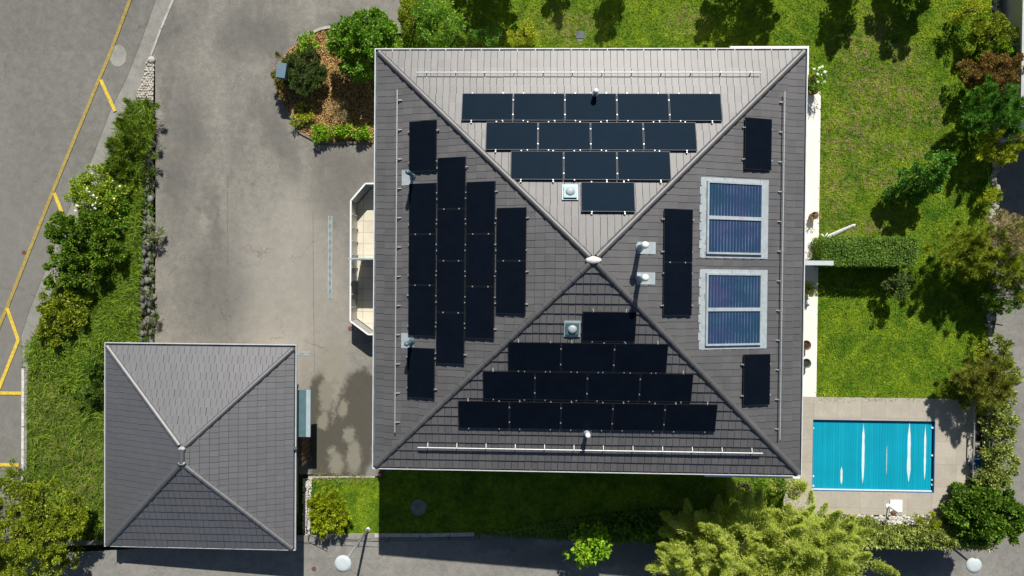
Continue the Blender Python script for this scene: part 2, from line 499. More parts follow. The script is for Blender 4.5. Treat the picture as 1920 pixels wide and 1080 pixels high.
class MB:
    """collects shapes in world space; build() links them as one mesh"""
    def __init__(s):
        s.v = []
        s.f = []

    def add(s, vs, fs):
        k = len(s.v)
        s.v += [tuple(v) for v in vs]
        s.f += [tuple(i + k for i in f) for f in fs]
        return s

    def hexa(s, b, t):
        """b, t: four bottom and four top corners in the same order"""
        return s.add(list(b) + list(t), [(3, 2, 1, 0), (4, 5, 6, 7), (0, 1, 5, 4), (1, 2, 6, 5), (2, 3, 7, 6), (3, 0, 4, 7)])

    def box(s, x0, x1, y0, y1, z0, z1):
        return s.hexa([(x0, y0, z0), (x1, y0, z0), (x1, y1, z0), (x0, y1, z0)], [(x0, y0, z1), (x1, y0, z1), (x1, y1, z1), (x0, y1, z1)])

    def bar(s, a, b, w, h=None, up=(0, 0, 1)):
        h = h or w
        a, b = Vector(a), Vector(b)
        d = (b - a).normalized()
        u = Vector(up)
        if abs(d.dot(u)) > 0.98:
            u = Vector((0, 1, 0))
        r = d.cross(u).normalized()
        u = r.cross(d)
        q = [(-1, -1), (1, -1), (1, 1), (-1, 1)]
        A = [a + r * (w / 2 * i) + u * (h / 2 * j) for i, j in q]
        B = [b + r * (w / 2 * i) + u * (h / 2 * j) for i, j in q]
        return s.add(A + B, [(3, 2, 1, 0), (4, 5, 6, 7), (0, 1, 5, 4), (1, 2, 6, 5), (2, 3, 7, 6), (3, 0, 4, 7)])

    def tube(s, a, b, r0, r1=None, n=10, cap=True):
        r1 = r0 if r1 is None else r1
        a, b = Vector(a), Vector(b)
        d = (b - a).normalized()
        u = Vector((0, 0, 1)) if abs(d.z) < 0.9 else Vector((1, 0, 0))
        x = d.cross(u).normalized()
        y = d.cross(x)
        vs = []
        for p, r in ((a, r0), (b, r1)):
            for i in range(n):
                t = 2 * math.pi * i / n
                vs.append(p + x * (r * math.cos(t)) + y * (r * math.sin(t)))
        fs = [(i, (i + 1) % n, n + (i + 1) % n, n + i) for i in range(n)]
        if cap:
            fs += [tuple(range(n - 1, -1, -1)), tuple(range(n, 2 * n))]
        return s.add(vs, fs)

    def lathe(s, c, prof, n=16, sx=1, sy=1):
        c = Vector(c)
        vs = []
        for r, z in prof:
            for i in range(n):
                t = 2 * math.pi * i / n
                vs.append((c.x + r * sx * math.cos(t), c.y + r * sy * math.sin(t), c.z + z))
        fs = []
        for j in range(len(prof) - 1):
            for i in range(n):
                fs.append((j * n + i, j * n + (i + 1) % n, (j + 1) * n + (i + 1) % n, (j + 1) * n + i))
        fs.append(tuple(range(n - 1, -1, -1)))
        fs.append(tuple((len(prof) - 1) * n + i for i in range(n)))
        return s.add(vs, fs)

    def prism(s, pts, z0, z1):
        n = len(pts)
        vs = [(p[0], p[1], z0) for p in pts] + [(p[0], p[1], z1) for p in pts]
        return s.add(vs, [tuple(range(n - 1, -1, -1)), tuple(range(n, 2 * n))] + [(i, (i + 1) % n, n + (i + 1) % n, n + i) for i in range(n)])

    def build(s, name, mat, parent=None, smooth=False, fix=True):
        me = bpy.data.meshes.new(name)
        me.from_pydata(s.v, [], s.f)
        if fix:
            bm = bmesh.new()
            bm.from_mesh(me)
            bmesh.ops.recalc_face_normals(bm, faces=bm.faces)
            bm.to_mesh(me)
            bm.free()
        if smooth:
            me.shade_smooth()
        return link(name, me, mat, parent)


def np_mesh(name, V, nper, mat, parent=None, F_=None):
    """V: (n*nper, 3) corners of n separate faces"""
    me = bpy.data.meshes.new(name)
    nv = len(V)
    nf = nv // nper
    me.vertices.add(nv)
    me.vertices.foreach_set('co', np.ascontiguousarray(V, dtype=np.float32).ravel())
    me.loops.add(nv)
    me.loops.foreach_set('vertex_index', np.arange(nv, dtype=np.int32))
    me.polygons.add(nf)
    me.polygons.foreach_set('loop_start', np.arange(nf, dtype=np.int32) * nper)
    me.update(calc_edges=True)
    return link(name, me, mat, parent)


def patch(name, polys, fn, mat, zoff=0.0, step=0.0, kind='structure', label=None, cat=None, parent=None):
    """a ground sheet: polygons in plan laid on the height function"""
    bm = bmesh.new()
    for poly in polys:
        vs = [bm.verts.new((p[0], p[1], 0)) for p in poly]
        for tri in tessellate_polygon([[Vector((p[0], p[1], 0)) for p in poly]]):
            bm.faces.new([vs[i] for i in tri])
    if step:
        xs = [v.co.x for v in bm.verts]
        ys = [v.co.y for v in bm.verts]
        for ax, lo, hi in ((0, min(xs), max(xs)), (1, min(ys), max(ys))):
            k = math.ceil(lo / step)
            while k * step < hi:
                co = (k * step, 0, 0) if ax == 0 else (0, k * step, 0)
                no = (1, 0, 0) if ax == 0 else (0, 1, 0)
                bmesh.ops.bisect_plane(bm, geom=bm.verts[:] + bm.edges[:] + bm.faces[:], plane_co=co, plane_no=no, dist=1e-5)
                k += 1
    bmesh.ops.triangulate(bm, faces=bm.faces[:])
    for v in bm.verts:
        v.co.z = fn(v.co.x, v.co.y) + zoff
    bmesh.ops.recalc_face_normals(bm, faces=bm.faces)
    for f in bm.faces:
        if f.normal.z < 0:
            f.normal_flip()
    me = bpy.data.meshes.new(name)
    bm.to_mesh(me)
    bm.free()
    o = link(name, me, mat, parent)
    return tag(o, label, cat, kind=kind)


def PX(lst, fn=h0):
    return [tuple(UH(a, b, fn))[:2] for a, b in lst]


def in_poly(x, y, poly):
    c = np.zeros(x.shape, bool)
    n = len(poly)
    for i in range(n):
        x0, y0 = poly[i]
        x1, y1 = poly[(i + 1) % n]
        if y0 == y1:
            continue
        k = ((y0 > y) != (y1 > y)) & (x < (x1 - x0) * (y - y0) / (y1 - y0) + x0)
        c ^= k
    return c


def leaves(P, D, N, L, W, seed=0):
    """diamond leaves at P pointing along D with rough normal N"""
    D = D / np.maximum(np.linalg.norm(D, axis=1, keepdims=True), 1e-6)
    S = np.cross(D, N)
    S = S / np.maximum(np.linalg.norm(S, axis=1, keepdims=True), 1e-6)
    U2 = np.cross(S, D)
    L = L[:, None]
    W = W[:, None]
    a = P
    b = P + D * L * 0.45 + S * W * 0.5 + U2 * L * 0.06
    c = P + D * L
    d = P + D * L * 0.45 - S * W * 0.5 + U2 * L * 0.06
    return np.stack([a, b, c, d], 1).reshape(-1, 3)


def scatter(name, poly, fn, dens, L, W, mat, seed=0, up=0.6, lift=0.0, label=None, cat=None, kind='stuff', parent=None, keep=None, group=None, bias=(0, 0)):
    rg = np.random.default_rng(seed)
    xs = [p[0] for p in poly]
    ys = [p[1] for p in poly]
    x0, x1, y0, y1 = min(xs), max(xs), min(ys), max(ys)
    n = int((x1 - x0) * (y1 - y0) * dens)
    x = rg.uniform(x0, x1, n)
    y = rg.uniform(y0, y1, n)
    k = in_poly(x, y, poly)
    x, y = x[k], y[k]
    if keep is not None:
        k = keep(x, y, rg)
        x, y = x[k], y[k]
    n = len(x)
    z = np.array([fn(a, b) for a, b in zip(x, y)]) + lift * rg.uniform(0, 1, n)
    a = rg.uniform(0, 2 * np.pi, n)
    D = np.stack([np.cos(a) + bias[0], np.sin(a) + bias[1], np.full(n, up) * rg.uniform(0.2, 1.6, n)], 1)
    N = np.stack([rg.normal(0, .5, n), rg.normal(0, .5, n), np.ones(n)], 1)
    V = leaves(np.stack([x, y, z], 1), D, N, L * rg.uniform(0.6, 1.4, n), W * rg.uniform(0.7, 1.3, n))
    o = np_mesh(name, V, 4, mat, parent)
    return tag(o, label, cat, group, kind)


def unit(v):
    return v / np.maximum(np.linalg.norm(v, axis=1, keepdims=True), 1e-6)


def crown_mesh(lumps, n, L, W, ncl, rcl, seed, w_out=0.8, w_up=0.5, w_rand=0.6, rag=0.18, low=-0.35, plume=0.0, paxis=(0, 0, 1), fill=0.15, droop=0.0):
    """lumps: ellipsoids (cx,cy,cz,rx,ry,rz). Leaf clumps sit on their upper shells; plume>0 stretches each clump along an axis"""
    rg = np.random.default_rng(seed)
    lumps = np.array(lumps, float)
    area = np.array([l[3] * l[4] + l[3] * l[5] for l in lumps])
    which = rg.choice(len(lumps), ncl, p=area / area.sum())
    d = rg.normal(0, 1, (ncl, 3))
    d = unit(d)
    d[:, 2] = np.where(d[:, 2] < low, -d[:, 2], d[:, 2])
    rad = 1.0 - np.abs(rg.normal(0, rag, ncl)) + rg.uniform(0, rag * 0.6, ncl)
    c = lumps[which, :3] + d * lumps[which, 3:6] * rad[:, None]
    sz = rcl * rg.uniform(0.6, 1.4, ncl)
    wt = sz ** 2
    cl = rg.choice(ncl, n, p=wt / wt.sum())
    od = d[cl]
    off = rg.normal(0, 1, (n, 3))
    if plume > 0:
        ax = unit(od * 0.9 + np.array(paxis)[None, :] * 0.9 + rg.normal(0, .12, (ncl, 3))[cl])
        t = rg.uniform(0, 1, n) ** 0.8
        Lp = (plume * rg.uniform(0.6, 1.3, ncl))[cl]
        spread = (sz[cl] * (1.05 - t))[:, None]
        P = c[cl] + ax * (t * Lp)[:, None] + off * spread * 0.5
        D = ax * 0.9 + unit(off) * 0.55 + np.array([0, 0, -droop])
    else:
        P = c[cl] + unit(off) * (sz[cl] * rg.uniform(0.3, 1, n) ** 0.5)[:, None]
        D = od * w_out + unit(off) * 0.7 + np.array([0, 0, w_up - droop]) + rg.normal(0, w_rand, (n, 3))
    k = rg.uniform(0, 1, n) < fill
    wl = lumps[which[cl]]
    P[k] = wl[k, :3] + unit(rg.normal(0, 1, (k.sum(), 3))) * wl[k, 3:6] * rg.uniform(0.4, 0.85, (k.sum(), 1))
    N = od * 0.7 + np.array([0, 0, 0.8]) + rg.normal(0, .5, (n, 3))
    V = leaves(P, D, N, L * rg.uniform(0.6, 1.35, n), W * rg.uniform(0.7, 1.3, n))
    return V, c


def limbs(base, tips, r0, seed, n=9, name='trunk', parent=None, mat=None):
    rg = random.Random(seed)
    mb = MB()
    base = Vector(base)
    tips = [Vector(t) for t in tips]
    top = sum(tips, Vector()) / len(tips)
    fork = base.lerp(top, 0.45)
    mb.tube(base - Vector((0, 0, 0.15)), fork, r0, r0 * 0.7, 8)
    for t in rg.sample(tips, min(n, len(tips))):
        m = fork.lerp(t, 0.5) + Vector((rg.uniform(-.1, .1), rg.uniform(-.1, .1), rg.uniform(0, .15)))
        mb.tube(fork, m, r0 * 0.5, r0 * 0.3, 6)
        mb.tube(m, t, r0 * 0.3, r0 * 0.08, 5)
        for _ in range(2):
            q = m.lerp(t, rg.uniform(.2, .7))
            e = q + (t - fork).normalized() * rg.uniform(.15, .4) + Vector((rg.uniform(-.3, .3), rg.uniform(-.3, .3), rg.uniform(-.1, .2)))
            mb.tube(q, e, r0 * 0.14, r0 * 0.05, 4)
    return mb.build(name, mat or M['bark'], parent, smooth=True)


STY = {  # L, W, leaves per m2 of plan, clump radius, clumps per m2, extra
    'laurel': dict(L=.13, W=.065, dens=900, rcl=.16, cd=14, rag=.13),
    'small': dict(L=.075, W=.042, dens=1700, rcl=.13, cd=16, rag=.16),
    'needle': dict(L=.13, W=.022, dens=2300, rcl=.14, cd=16, rag=.14, plume=.28),
    'spray': dict(L=.20, W=.026, dens=1500, rcl=.16, cd=14, rag=.2, plume=.4, droop=.2),
    'big': dict(L=.20, W=.14, dens=330, rcl=.18, cd=12, rag=.16),
    'twig': dict(L=.14, W=.018, dens=3600, rcl=.15, cd=20, rag=.2, plume=.3, droop=.4),
    'willow': dict(L=.12, W=.024, dens=4600, rcl=.22, cd=9, rag=.28, plume=.8, droop=.65),
    'fern': dict(L=.17, W=.026, dens=1900, rcl=.12, cd=12, rag=.25, plume=.5, droop=.1),
}


def plant(name, label, cat, px, py, prx, pry, z0, z1, style, leafm, seed, lumps=None, group=None, nlump=5, bias=None, core=1.0, stem='stem', foliage='foliage', dens=1.0, flowers=0, base=None, jitter=.55, **kw):
    """px, py, prx, pry: where the crown stands in the survey; z0 foot, z1 top"""
    rg = random.Random(seed)
    hgt = z1 - z0
    zc = z0 + hgt * 0.55
    c = U(px, py, zc)
    s = pm(zc)
    rx, ry = prx / s, pry / s
    if lumps is None:
        lumps = [(c.x, c.y, zc, rx * 0.84, ry * 0.84, hgt * 0.44)]
        for k in range(nlump):
            a = 2 * math.pi * (k + rg.random() * .7) / nlump
            f = jitter * rg.uniform(0.8, 1.1)
            q = rg.uniform(0.36, 0.5)
            lumps.append((c.x + rx * f * math.cos(a), c.y + ry * f * math.sin(a), zc - hgt * rg.uniform(0, .14), rx * q, ry * q, hgt * .34))
    else:
        lumps = [(U(a, b, zc).x, U(a, b, zc).y, zc + dz, r1 / s, r2 / s, hgt * rz) for (a, b, r1, r2, dz, rz) in lumps]
    st = dict(STY[style])
    st.update(kw)
    area = sum(math.pi * l[3] * l[4] for l in lumps) * 0.62
    n = int(st.pop('dens') * area * dens * (1 + hgt * 0.25))
    ncl = max(8, int(st.pop('cd') * area))
    V, cc = crown_mesh(lumps, n, st.pop('L'), st.pop('W'), ncl, st.pop('rcl'), seed, **st)
    V[:, 2] = np.maximum(V[:, 2], z0 + 0.01)
    b = Vector(base) if base else Vector((c.x, c.y, z0))
    t = thing(name, b, label, cat, group)
    np_mesh(foliage, V, 4, LM[leafm], t)
    limbs(b, [tuple(x) for x in cc[:40]], 0.03 + 0.03 * max(rx, ry) * (1 if hgt < 2.5 else 1.6), seed, parent=t, name=stem)
    if flowers:
        g = np.random.default_rng(seed + 5)
        k = g.choice(len(cc), min(flowers, len(cc)), replace=False)
        mb = MB()
        for i in k:
            if cc[i][2] < zc:
                continue
            for _ in range(g.integers(1, 4)):
                p = cc[i] + np.array([g.normal(0, .1), g.normal(0, .1), g.uniform(.08, .22)])
                r = g.uniform(.03, .055)
                mb.lathe(p, [(r * .3, -.02), (r, 0), (r * .9, .012), (r * .25, .03)], 7)
        mb.build('blossom', M['flower'], t)
    return t


_ico = None


def rocks(name, pts, sizes, mat, seed, flat=0.6, parent=None, sub=1, label=None, cat=None, kind=None, group=None):
    global _ico
    bm = bmesh.new()
    bmesh.ops.create_icosphere(bm, subdivisions=sub, radius=1)
    base = np.array([v.co[:] for v in bm.verts])
    tri = np.array([[v.index for v in f.verts] for f in bm.faces])
    bm.free()
    rg = np.random.default_rng(seed)
    Vs, Fs = [], []
    k = 0
    for p, s in zip(pts, sizes):
        v = base * (1 + rg.normal(0, .09, (len(base), 1)))
        v = v * np.array([s * rg.uniform(.8, 1.25), s * rg.uniform(.8, 1.25), s * flat * rg.uniform(.8, 1.2)])
        a = rg.uniform(0, 6.28)
        ca, sa = math.cos(a), math.sin(a)
        v = v @ np.array([[ca, sa, 0], [-sa, ca, 0], [0, 0, 1]]) + np.array(p)
        Vs.append(v)
        Fs.append(tri + k)
        k += len(base)
    V = np.concatenate(Vs)
    Fc = np.concatenate(Fs)
    me = bpy.data.meshes.new(name)
    me.from_pydata(V.tolist(), [], Fc.tolist())
    me.shade_smooth()
    return tag(link(name, me, mat, parent), label, cat, group, kind)


def rand_in(poly, n, seed):
    rg = np.random.default_rng(seed)
    xs = [p[0] for p in poly]
    ys = [p[1] for p in poly]
    out = []
    while len(out) < n:
        x = rg.uniform(min(xs), max(xs), 400)
        y = rg.uniform(min(ys), max(ys), 400)
        k = in_poly(x, y, poly)
        out += list(zip(x[k], y[k]))
    return out[:n]

# ================================================================== SETTING
def ground_h(x, y):
    best = 9
    for dx in (-1.6, 0, 1.6):
        for dy in (-1.6, 0, 1.6):
            a, b = x + dx, y + dy
            if b < -10.6 or a > 19.2:
                t = hr(a, b) if a > -22 else hs(a, b)
            elif a < -16.4:
                t = hs(a, b)
            else:
                t = -0.25 if (11 < a < 19.5 and -11 < b < -5) else 0.0
            best = min(best, t)
    return best - 0.3


me = bpy.data.meshes.new('ground')
g1 = list(range(-44, 46, 1))
gx = [-600, -200, -90] + g1 + [90, 200, 600]
vs = [(x, y, ground_h(x, y)) for y in gx for x in gx]
nn = len(gx)
fs = [(j * nn + i, j * nn + i + 1, (j + 1) * nn + i + 1, (j + 1) * nn + i) for j in range(nn - 1) for i in range(nn - 1)]
me.from_pydata(vs, [], fs)
link('ground', me, M['bank'])['kind'] = 'structure'

# --- street with pavement, left
edge = [(292, 0), (280, 35), (236, 150), (206, 210), (170, 305), (128, 395), (88, 500), (56, 580), (40, 630), (44, 700), (44, 900), (44, 1120)]
E1 = PX([(330, -200)] + edge, hs)
patch('street', [[(-34, 20)] + E1 + [(E1[-1][0], -19), (-34, -19)]], hs, M['street'], 0.02, 1.0)
walk = PX([(400, -200), (338, 0), (292, 112), (282, 125), (264, 190), (205, 330), (150, 420), (100, 540), (60, 640), (52, 700), (52, 900), (52, 1010)], hs)
patch('pavement', [E1[:-1] + walk[::-1]], hs, M['sidewalk'], 0.006, 1.0)


def stripe(name, pts, w, fn, mat, zo, label=None):
    P = [Vector(UH(a, b, fn)) for a, b in pts]
    mb = MB()
    for a, b in zip(P[:-1], P[1:]):
        n = max(1, int((b - a).length / 0.8))
        d = (b - a).normalized()
        r = Vector((d.y, -d.x, 0)) * w / 2
        for i in range(n):
            p = a.lerp(b, i / n)
            q = a.lerp(b, (i + 1) / n)
            vs_ = [p - r, p + r, q + r, q - r]
            vs_ = [(v.x, v.y, fn(v.x, v.y) + zo) for v in vs_]
            mb.add(vs_, [(0, 1, 2, 3)])
    o = mb.build(name, mat)
    for p in o.data.polygons:
        if p.normal.z < 0:
            p.flip()
    o['kind'] = 'structure'
    return o


stripe('road_marking', [(251, -16), (245, 0), (187, 149), (100, 360), (15, 575), (-30, 684)], 0.15, hs, M['yellow_worn'], 0.050)
stripe('road_marking', [(190, 150), (217, 209)], 0.15, hs, M['yellow'], 0.052)
stripe('road_marking', [(103, 362), (122, 410)], 0.15, hs, M['yellow'], 0.052)
stripe('road_marking', [(15, 578), (36, 638)], 0.15, hs, M['yellow'], 0.052)
stripe('road_marking', [(36, 636), (-2, 732)], 0.15, hs, M['yellow'], 0.048)
stripe('road_marking', [(-30, 736), (43, 737)], 0.14, hs, M['yellow'], 0.052)
stripe('road_marking', [(-30, 871), (37, 871)], 0.15, hs, M['yellow'], 0.052)

# thin pavement kerbs
def kerb(name, pts, w, h, fn, mat, label):
    P = [Vector(UH(a, b, fn)) for a, b in pts]
    mb = MB()
    for a, b in zip(P[:-1], P[1:]):
        n = max(1, int((b - a).length / 0.9))
        d = (b - a).normalized()
        r = Vector((d.y, -d.x, 0)) * w / 2
        for i in range(n):
            p = a.lerp(b, i / n)
            q = a.lerp(b, (i + 1 - 0.02) / n)
            j = random.uniform(-.006, .006)
            mb.hexa([(v.x, v.y, fn(v.x, v.y) - 0.15) for v in (p - r, p + r, q + r, q - r)],
                    [(v.x, v.y, fn(v.x, v.y) + h + j) for v in (p - r, p + r, q + r, q - r)])
    return tag(mb.build(name, mat), label, 'kerb')


kerb('kerb', [(338, -40), (325, 0), (302, 55), (283, 106)], 0.10, 0.04, hs, M['kerb'], 'thin pale kerb between the driveway mouth and the pavement')
kerb('kerb', [(44, 690), (44, 800), (43, 930), (42, 1010)], 0.11, 0.05, hs, M['wornwhite'], 'white kerb along the grass bank beside the parking bays')
kerb('kerb', [(578, 895), (640, 894), (704, 894)], 0.08, 0.03, h0, M['kerb'], 'pale stone edging between the driveway and the small lawn with the golden shrub')
kerb('kerb', [(572, 1006), (640, 1004), (712, 1003), (800, 1003), (890, 1001)], 0.16, 0.05, h0, M['kerb'], 'long grey kerb between the shaded lawn and the lane')
kerb('kerb', [(48, 1024), (120, 1018), (194, 1016)], 0.2, 0.06, hs, M['stone'], 'grey stone edging under the grass bank left of the garage')

# --- driveway
DR = PX([(345, -60), (325, 0), (283, 107), (290, 112), (292, 190), (291, 640)]) + [(U(291, 640).x, -9.8), (-9.5, -9.8)]
DRV = PX([(575, 893), (700, 893)])
drive_poly = PX([(350, -160), (325, 0), (283, 107), (291, 112), (292, 400), (290, 660)]) + [(-16.6, -8.7)] + PX([(705, 893)]) + [(-5.0, -8.0), (-5.0, 6.2)] + PX([(705, 268), (600, 268), (560, 246), (545, 215), (522, 182), (516, 130), (545, 92), (590, 62), (620, 50), (700, 70), (752, 62), (752, -160)])
patch('driveway', [drive_poly], h0, M['drive'], 0.012)

stripe('asphalt_seam', [(427, 330), (427, 480), (425, 655)], 0.025, h0, M['seam'], 0.016)
stripe('asphalt_seam', [(587, 400), (588, 560), (590, 700)], 0.02, h0, M['seam'], 0.016)

# --- lane below and at the right
lane = [(-24.5, -12.0), (-17.6, -11.8), (-10.2, -11.35)] + PX([(712, 1000), (900, 1004)]) + [(-1.2, -11.6), (5, -11.9), (13.5, -12.1), (18.6, -12.4), (20.6, -9), (20.9, -3), (20.4, 2), (20.4, 30), (34, 30), (34, -26), (-24.5, -26)]
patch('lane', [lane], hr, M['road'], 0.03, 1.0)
stripe('asphalt_seam', [(560, 1048), (640, 1046), (712, 1048)], 0.02, hr, M['street'], 0.034)

# --- lawns
lawn_a = PX([(752, -200), (752, 95), (1480, 160)]) + [(9.0, -5.2), (U(1530, 745).x, -5.2)] + PX([(1838, 750), (1868, 600), (1868, 200), (1880, -200)])
patch('lawn', [lawn_a], h0, M['lawn'], 0.006, 0)
lawn_b = PX([(578, 895), (712, 895)]) + [(-6.4, -6.6), (11.2, -6.6)] + PX([(1512, 960), (1400, 962), (1300, 958), (1240, 950), (1080, 968), (900, 1001), (578, 1004)])
patch('lawn', [lawn_b], h0, M['lawn'], 0.006, 0)


# embankment from the lower lawn down to the lane
def strip_mesh(name, top, bot, mat, n=3, kind='structure', rgh=0.06):
    rg = random.Random(3)
    vs, fs = [], []
    m = len(top)
    for j in range(n + 1):
        for i in range(m):
            p = Vector(top[i]).lerp(Vector(bot[i]), j / n)
            if 0 < j < n:
                p.z += rg.uniform(-rgh, rgh) + rgh
            vs.append(p)
    for j in range(n):
        for i in range(m - 1):
            fs.append((j * m + i, (j + 1) * m + i, (j + 1) * m + i + 1, j * m + i + 1))
    me = bpy.data.meshes.new(name)
    me.from_pydata(vs, [], fs)
    for p in me.polygons:
        if p.normal.z < 0:
            p.flip()
    o = link(name, me, mat)
    if kind:
        o['kind'] = kind
    return o


top = [Vector(U(a, b, 0.0)) for a, b in [(890, 1003), (960, 990), (1080, 968), (1160, 958), (1240, 950), (1330, 955), (1420, 960), (1512, 960), (1590, 978)]]
bot = []
for t_, yy in zip(top, [-11.3, -11.55, -11.75, -11.85, -12.0, -12.1, -12.1, -12.15, -12.15]):
    bot.append(Vector((t_.x, yy, hr(t_.x, yy) + 0.02)))
strip_mesh('embankment', top, bot, M['soil'])

# left bank between the street and the yard
bank_poly = PX([(270, 186), (262, 190), (205, 330), (150, 420), (100, 540), (60, 640), (52, 700), (50, 900), (48, 1018), (196, 1016)], hs)
bx = U(262, 500, 0.7).x
bank_poly += [(-17.2, bank_poly[-1][1]), (-17.2, -3.2), (bx, -3.2), (bx, U(262, 196, 0.1).y)]
patch('grass_bank', [bank_poly], hs, M['bank'], 0.015, 1.0)
# rockery face down to the driveway
ys = [U(290, y_, 0).y for y_ in range(186, 700, 40)]
strip_mesh('rockery_slope', [Vector((bx, y_, hs(bx, y_) + 0.015)) for y_ in ys], [Vector((U(288, 400).x, y_, 0.0)) for y_ in ys], M['soil'], 3)

# mulch bed
bed = PX([(704, 268), (600, 268), (560, 246), (545, 215), (522, 182), (516, 130), (545, 92), (590, 62), (620, 50), (700, 70), (752, 95), (752, 268)])
patch('mulch_bed', [bed], h0, M['soil'], 0.03)

# pool deck (four sheets round the basin) and terrace
dk = dict(a=U(1506, 745), b=U(1836, 745), c=U(1523, 788), d=U(1752, 923))
X0, X1, Y1 = 11.0, U(1829, 850).x, U(1600, 745).y
px0, px1 = U(1523, 850).x, U(1752, 850).x
py1, py0 = U(1640, 788).y, U(1640, 922).y
Y0 = U(1640, 965).y
mb = MB()
for (a, b, c, d) in ((X0, X1, py1, Y1), (X0, px0, py0, py1), (px1, X1, py0, py1), (X0, X1, Y0, py0)):
    mb.box(a, b, c, d, -0.22, 0.03)
tag(mb.build('pool_deck', M['deck']), kind='structure')
tx = U(1534.5, 450).x
mb = MB().box(8.0, tx, Y1 + .003, U(1530, 172).y, -0.2, 0.028)
tag(mb.build('terrace', M['terrace']), kind='structure')
grav = PX([(1575, 966), (1792, 968), (1784, 984), (1600, 984)])
patch('gravel_bed', [grav], h0, M['soil'], 0.012)
gp = rand_in(grav, 700, 4)
rocks('gravel', [(x, y, 0.03) for x, y in gp], np.random.default_rng(1).uniform(.03, .075, 700), M['gravel'], 5, 0.6, kind='stuff', label='white gravel strip behind the pool paving')
grav2 = PX([(569, 897), (585, 897), (582, 1004), (568, 1004)])
patch('gravel_bed', [grav2], h0, M['soil'], 0.014)
gp = rand_in(grav2, 700, 6)
rocks('gravel', [(x, y, 0.025) for x, y in gp], np.random.default_rng(2).uniform(.02, .05, 700), M['gravel'], 7, 0.6, kind='stuff', label='pale gravel strip between the garage and the small lawn')

# ================================================================== ROOF HELPERS
def clip_rect(poly, u0, u1, v0, v1):
    def cl(P, ax, val, keep_gt):
        out = []
        for i in range(len(P)):
            a, b = P[i], P[(i + 1) % len(P)]
            ia = (a[ax] >= val) if keep_gt else (a[ax] <= val)
            ib = (b[ax] >= val) if keep_gt else (b[ax] <= val)
            if ia:
                out.append(a)
            if ia != ib:
                t = (val - a[ax]) / (b[ax] - a[ax])
                out.append((a[0] + (b[0] - a[0]) * t, a[1] + (b[1] - a[1]) * t))
        return out
    for ax, val, k in ((0, u0, True), (0, u1, False), (1, v0, True), (1, v1, False)):
        poly = cl(poly, ax, val, k)
        if len(poly) < 3:
            return []
    return poly


class Slope:
    def __init__(s, pts):
        """pts: eave start, eave end, then the upper corners"""
        s.P = [Vector(p) for p in pts]
        s.o = s.P[0]
        s.u = (s.P[1] - s.P[0]).normalized()
        s.n = s.u.cross(s.P[2] - s.P[0]).normalized()
        s.v = s.n.cross(s.u)
        s.poly = [((p - s.o).dot(s.u), (p - s.o).dot(s.v)) for p in s.P]

    def at(s, u, v, off=0.0):
        return s.o + s.u * u + s.v * v + s.n * off

    def hit(s, px, py, off=0.13):
        d = RM @ Vector(((px - 960) / F, -(py - 540) / F, -1.0))
        o = Vector((0, 0, H))
        t = ((s.o + s.n * off) - o).dot(s.n) / d.dot(s.n)
        q = o + d * t - s.o
        return q.dot(s.u), q.dot(s.v)

    def block(s, mb, u0, u1, v0, v1, z0, z1):
        q = [(u0, v0), (u1, v0), (u1, v1), (u0, v1)]
        mb.hexa([s.at(a, b, z0) for a, b in q], [s.at(a, b, z1) for a, b in q])


def tile_slope(mb, sl, tw, th, rng, step=0.030, stagger=0.0):
    vmax = max(p[1] for p in sl.poly)
    umax = max(p[0] for p in sl.poly)
    nv = int(math.ceil(vmax / th))
    for j in range(nv):
        v0, v1 = j * th, (j + 1) * th + 0.01
        sh = (j % 2) * stagger * tw + rng.uniform(-.012, .012)
        i0 = -1
        while i0 * tw + sh < umax:
            u0 = i0 * tw + sh
            u1 = u0 + tw - 0.010 - rng.uniform(0, .006)
            i0 += 1
            q = clip_rect(sl.poly, u0, u1, v0, v1)
            if len(q) < 3:
                continue
            jt = rng.uniform(-.004, .004)
            tl = rng.uniform(-.003, .003)
            topv, botv = [], []
            for (a, b) in q:
                f = (v1 - b) / (v1 - v0)
                g = (a - u0) / (u1 - u0) - .5
                topv.append(sl.at(a, b, 0.022 + step * f + jt + tl * g))
                botv.append(sl.at(a, b, 0.0))
            n = len(q)
            mb.add(topv + botv, [tuple(range(n))] + [(i, n + i, n + (i + 1) % n, (i + 1) % n) for i in range(n)])


def hip_caps(name, a, b, parent, mat, r=0.105, seg=0.40):
    mb = MB()
    a, b = Vector(a), Vector(b)
    n = int((b - a).length / seg)
    for i in range(n):
        p, q = a.lerp(b, i / n), a.lerp(b, (i + 1.12) / n if i < n - 1 else 1)
        mb.tube(q, p, r * .94, r * 1.08, 14, cap=False)
    o = mb.build(name, mat, parent)
    for p in o.data.polygons:
        p.use_smooth = len(p.vertices) == 4
    return o


def ring(mb, x0, x1, y0, y1, o1, o2, z0, z1):
    """a square ring between two outlines (o: distance outwards)"""
    a = [(x0 - o1, y0 - o1), (x1 + o1, y0 - o1), (x1 + o1, y1 + o1), (x0 - o1, y1 + o1)]
    b = [(x0 - o2, y0 - o2), (x1 + o2, y0 - o2), (x1 + o2, y1 + o2), (x0 - o2, y1 + o2)]
    for i in range(4):
        j = (i + 1) % 4
        q = [a[i], a[j], b[j], b[i]]
        mb.hexa([(x, y, z0) for x, y in q], [(x, y, z1) for x, y in q])


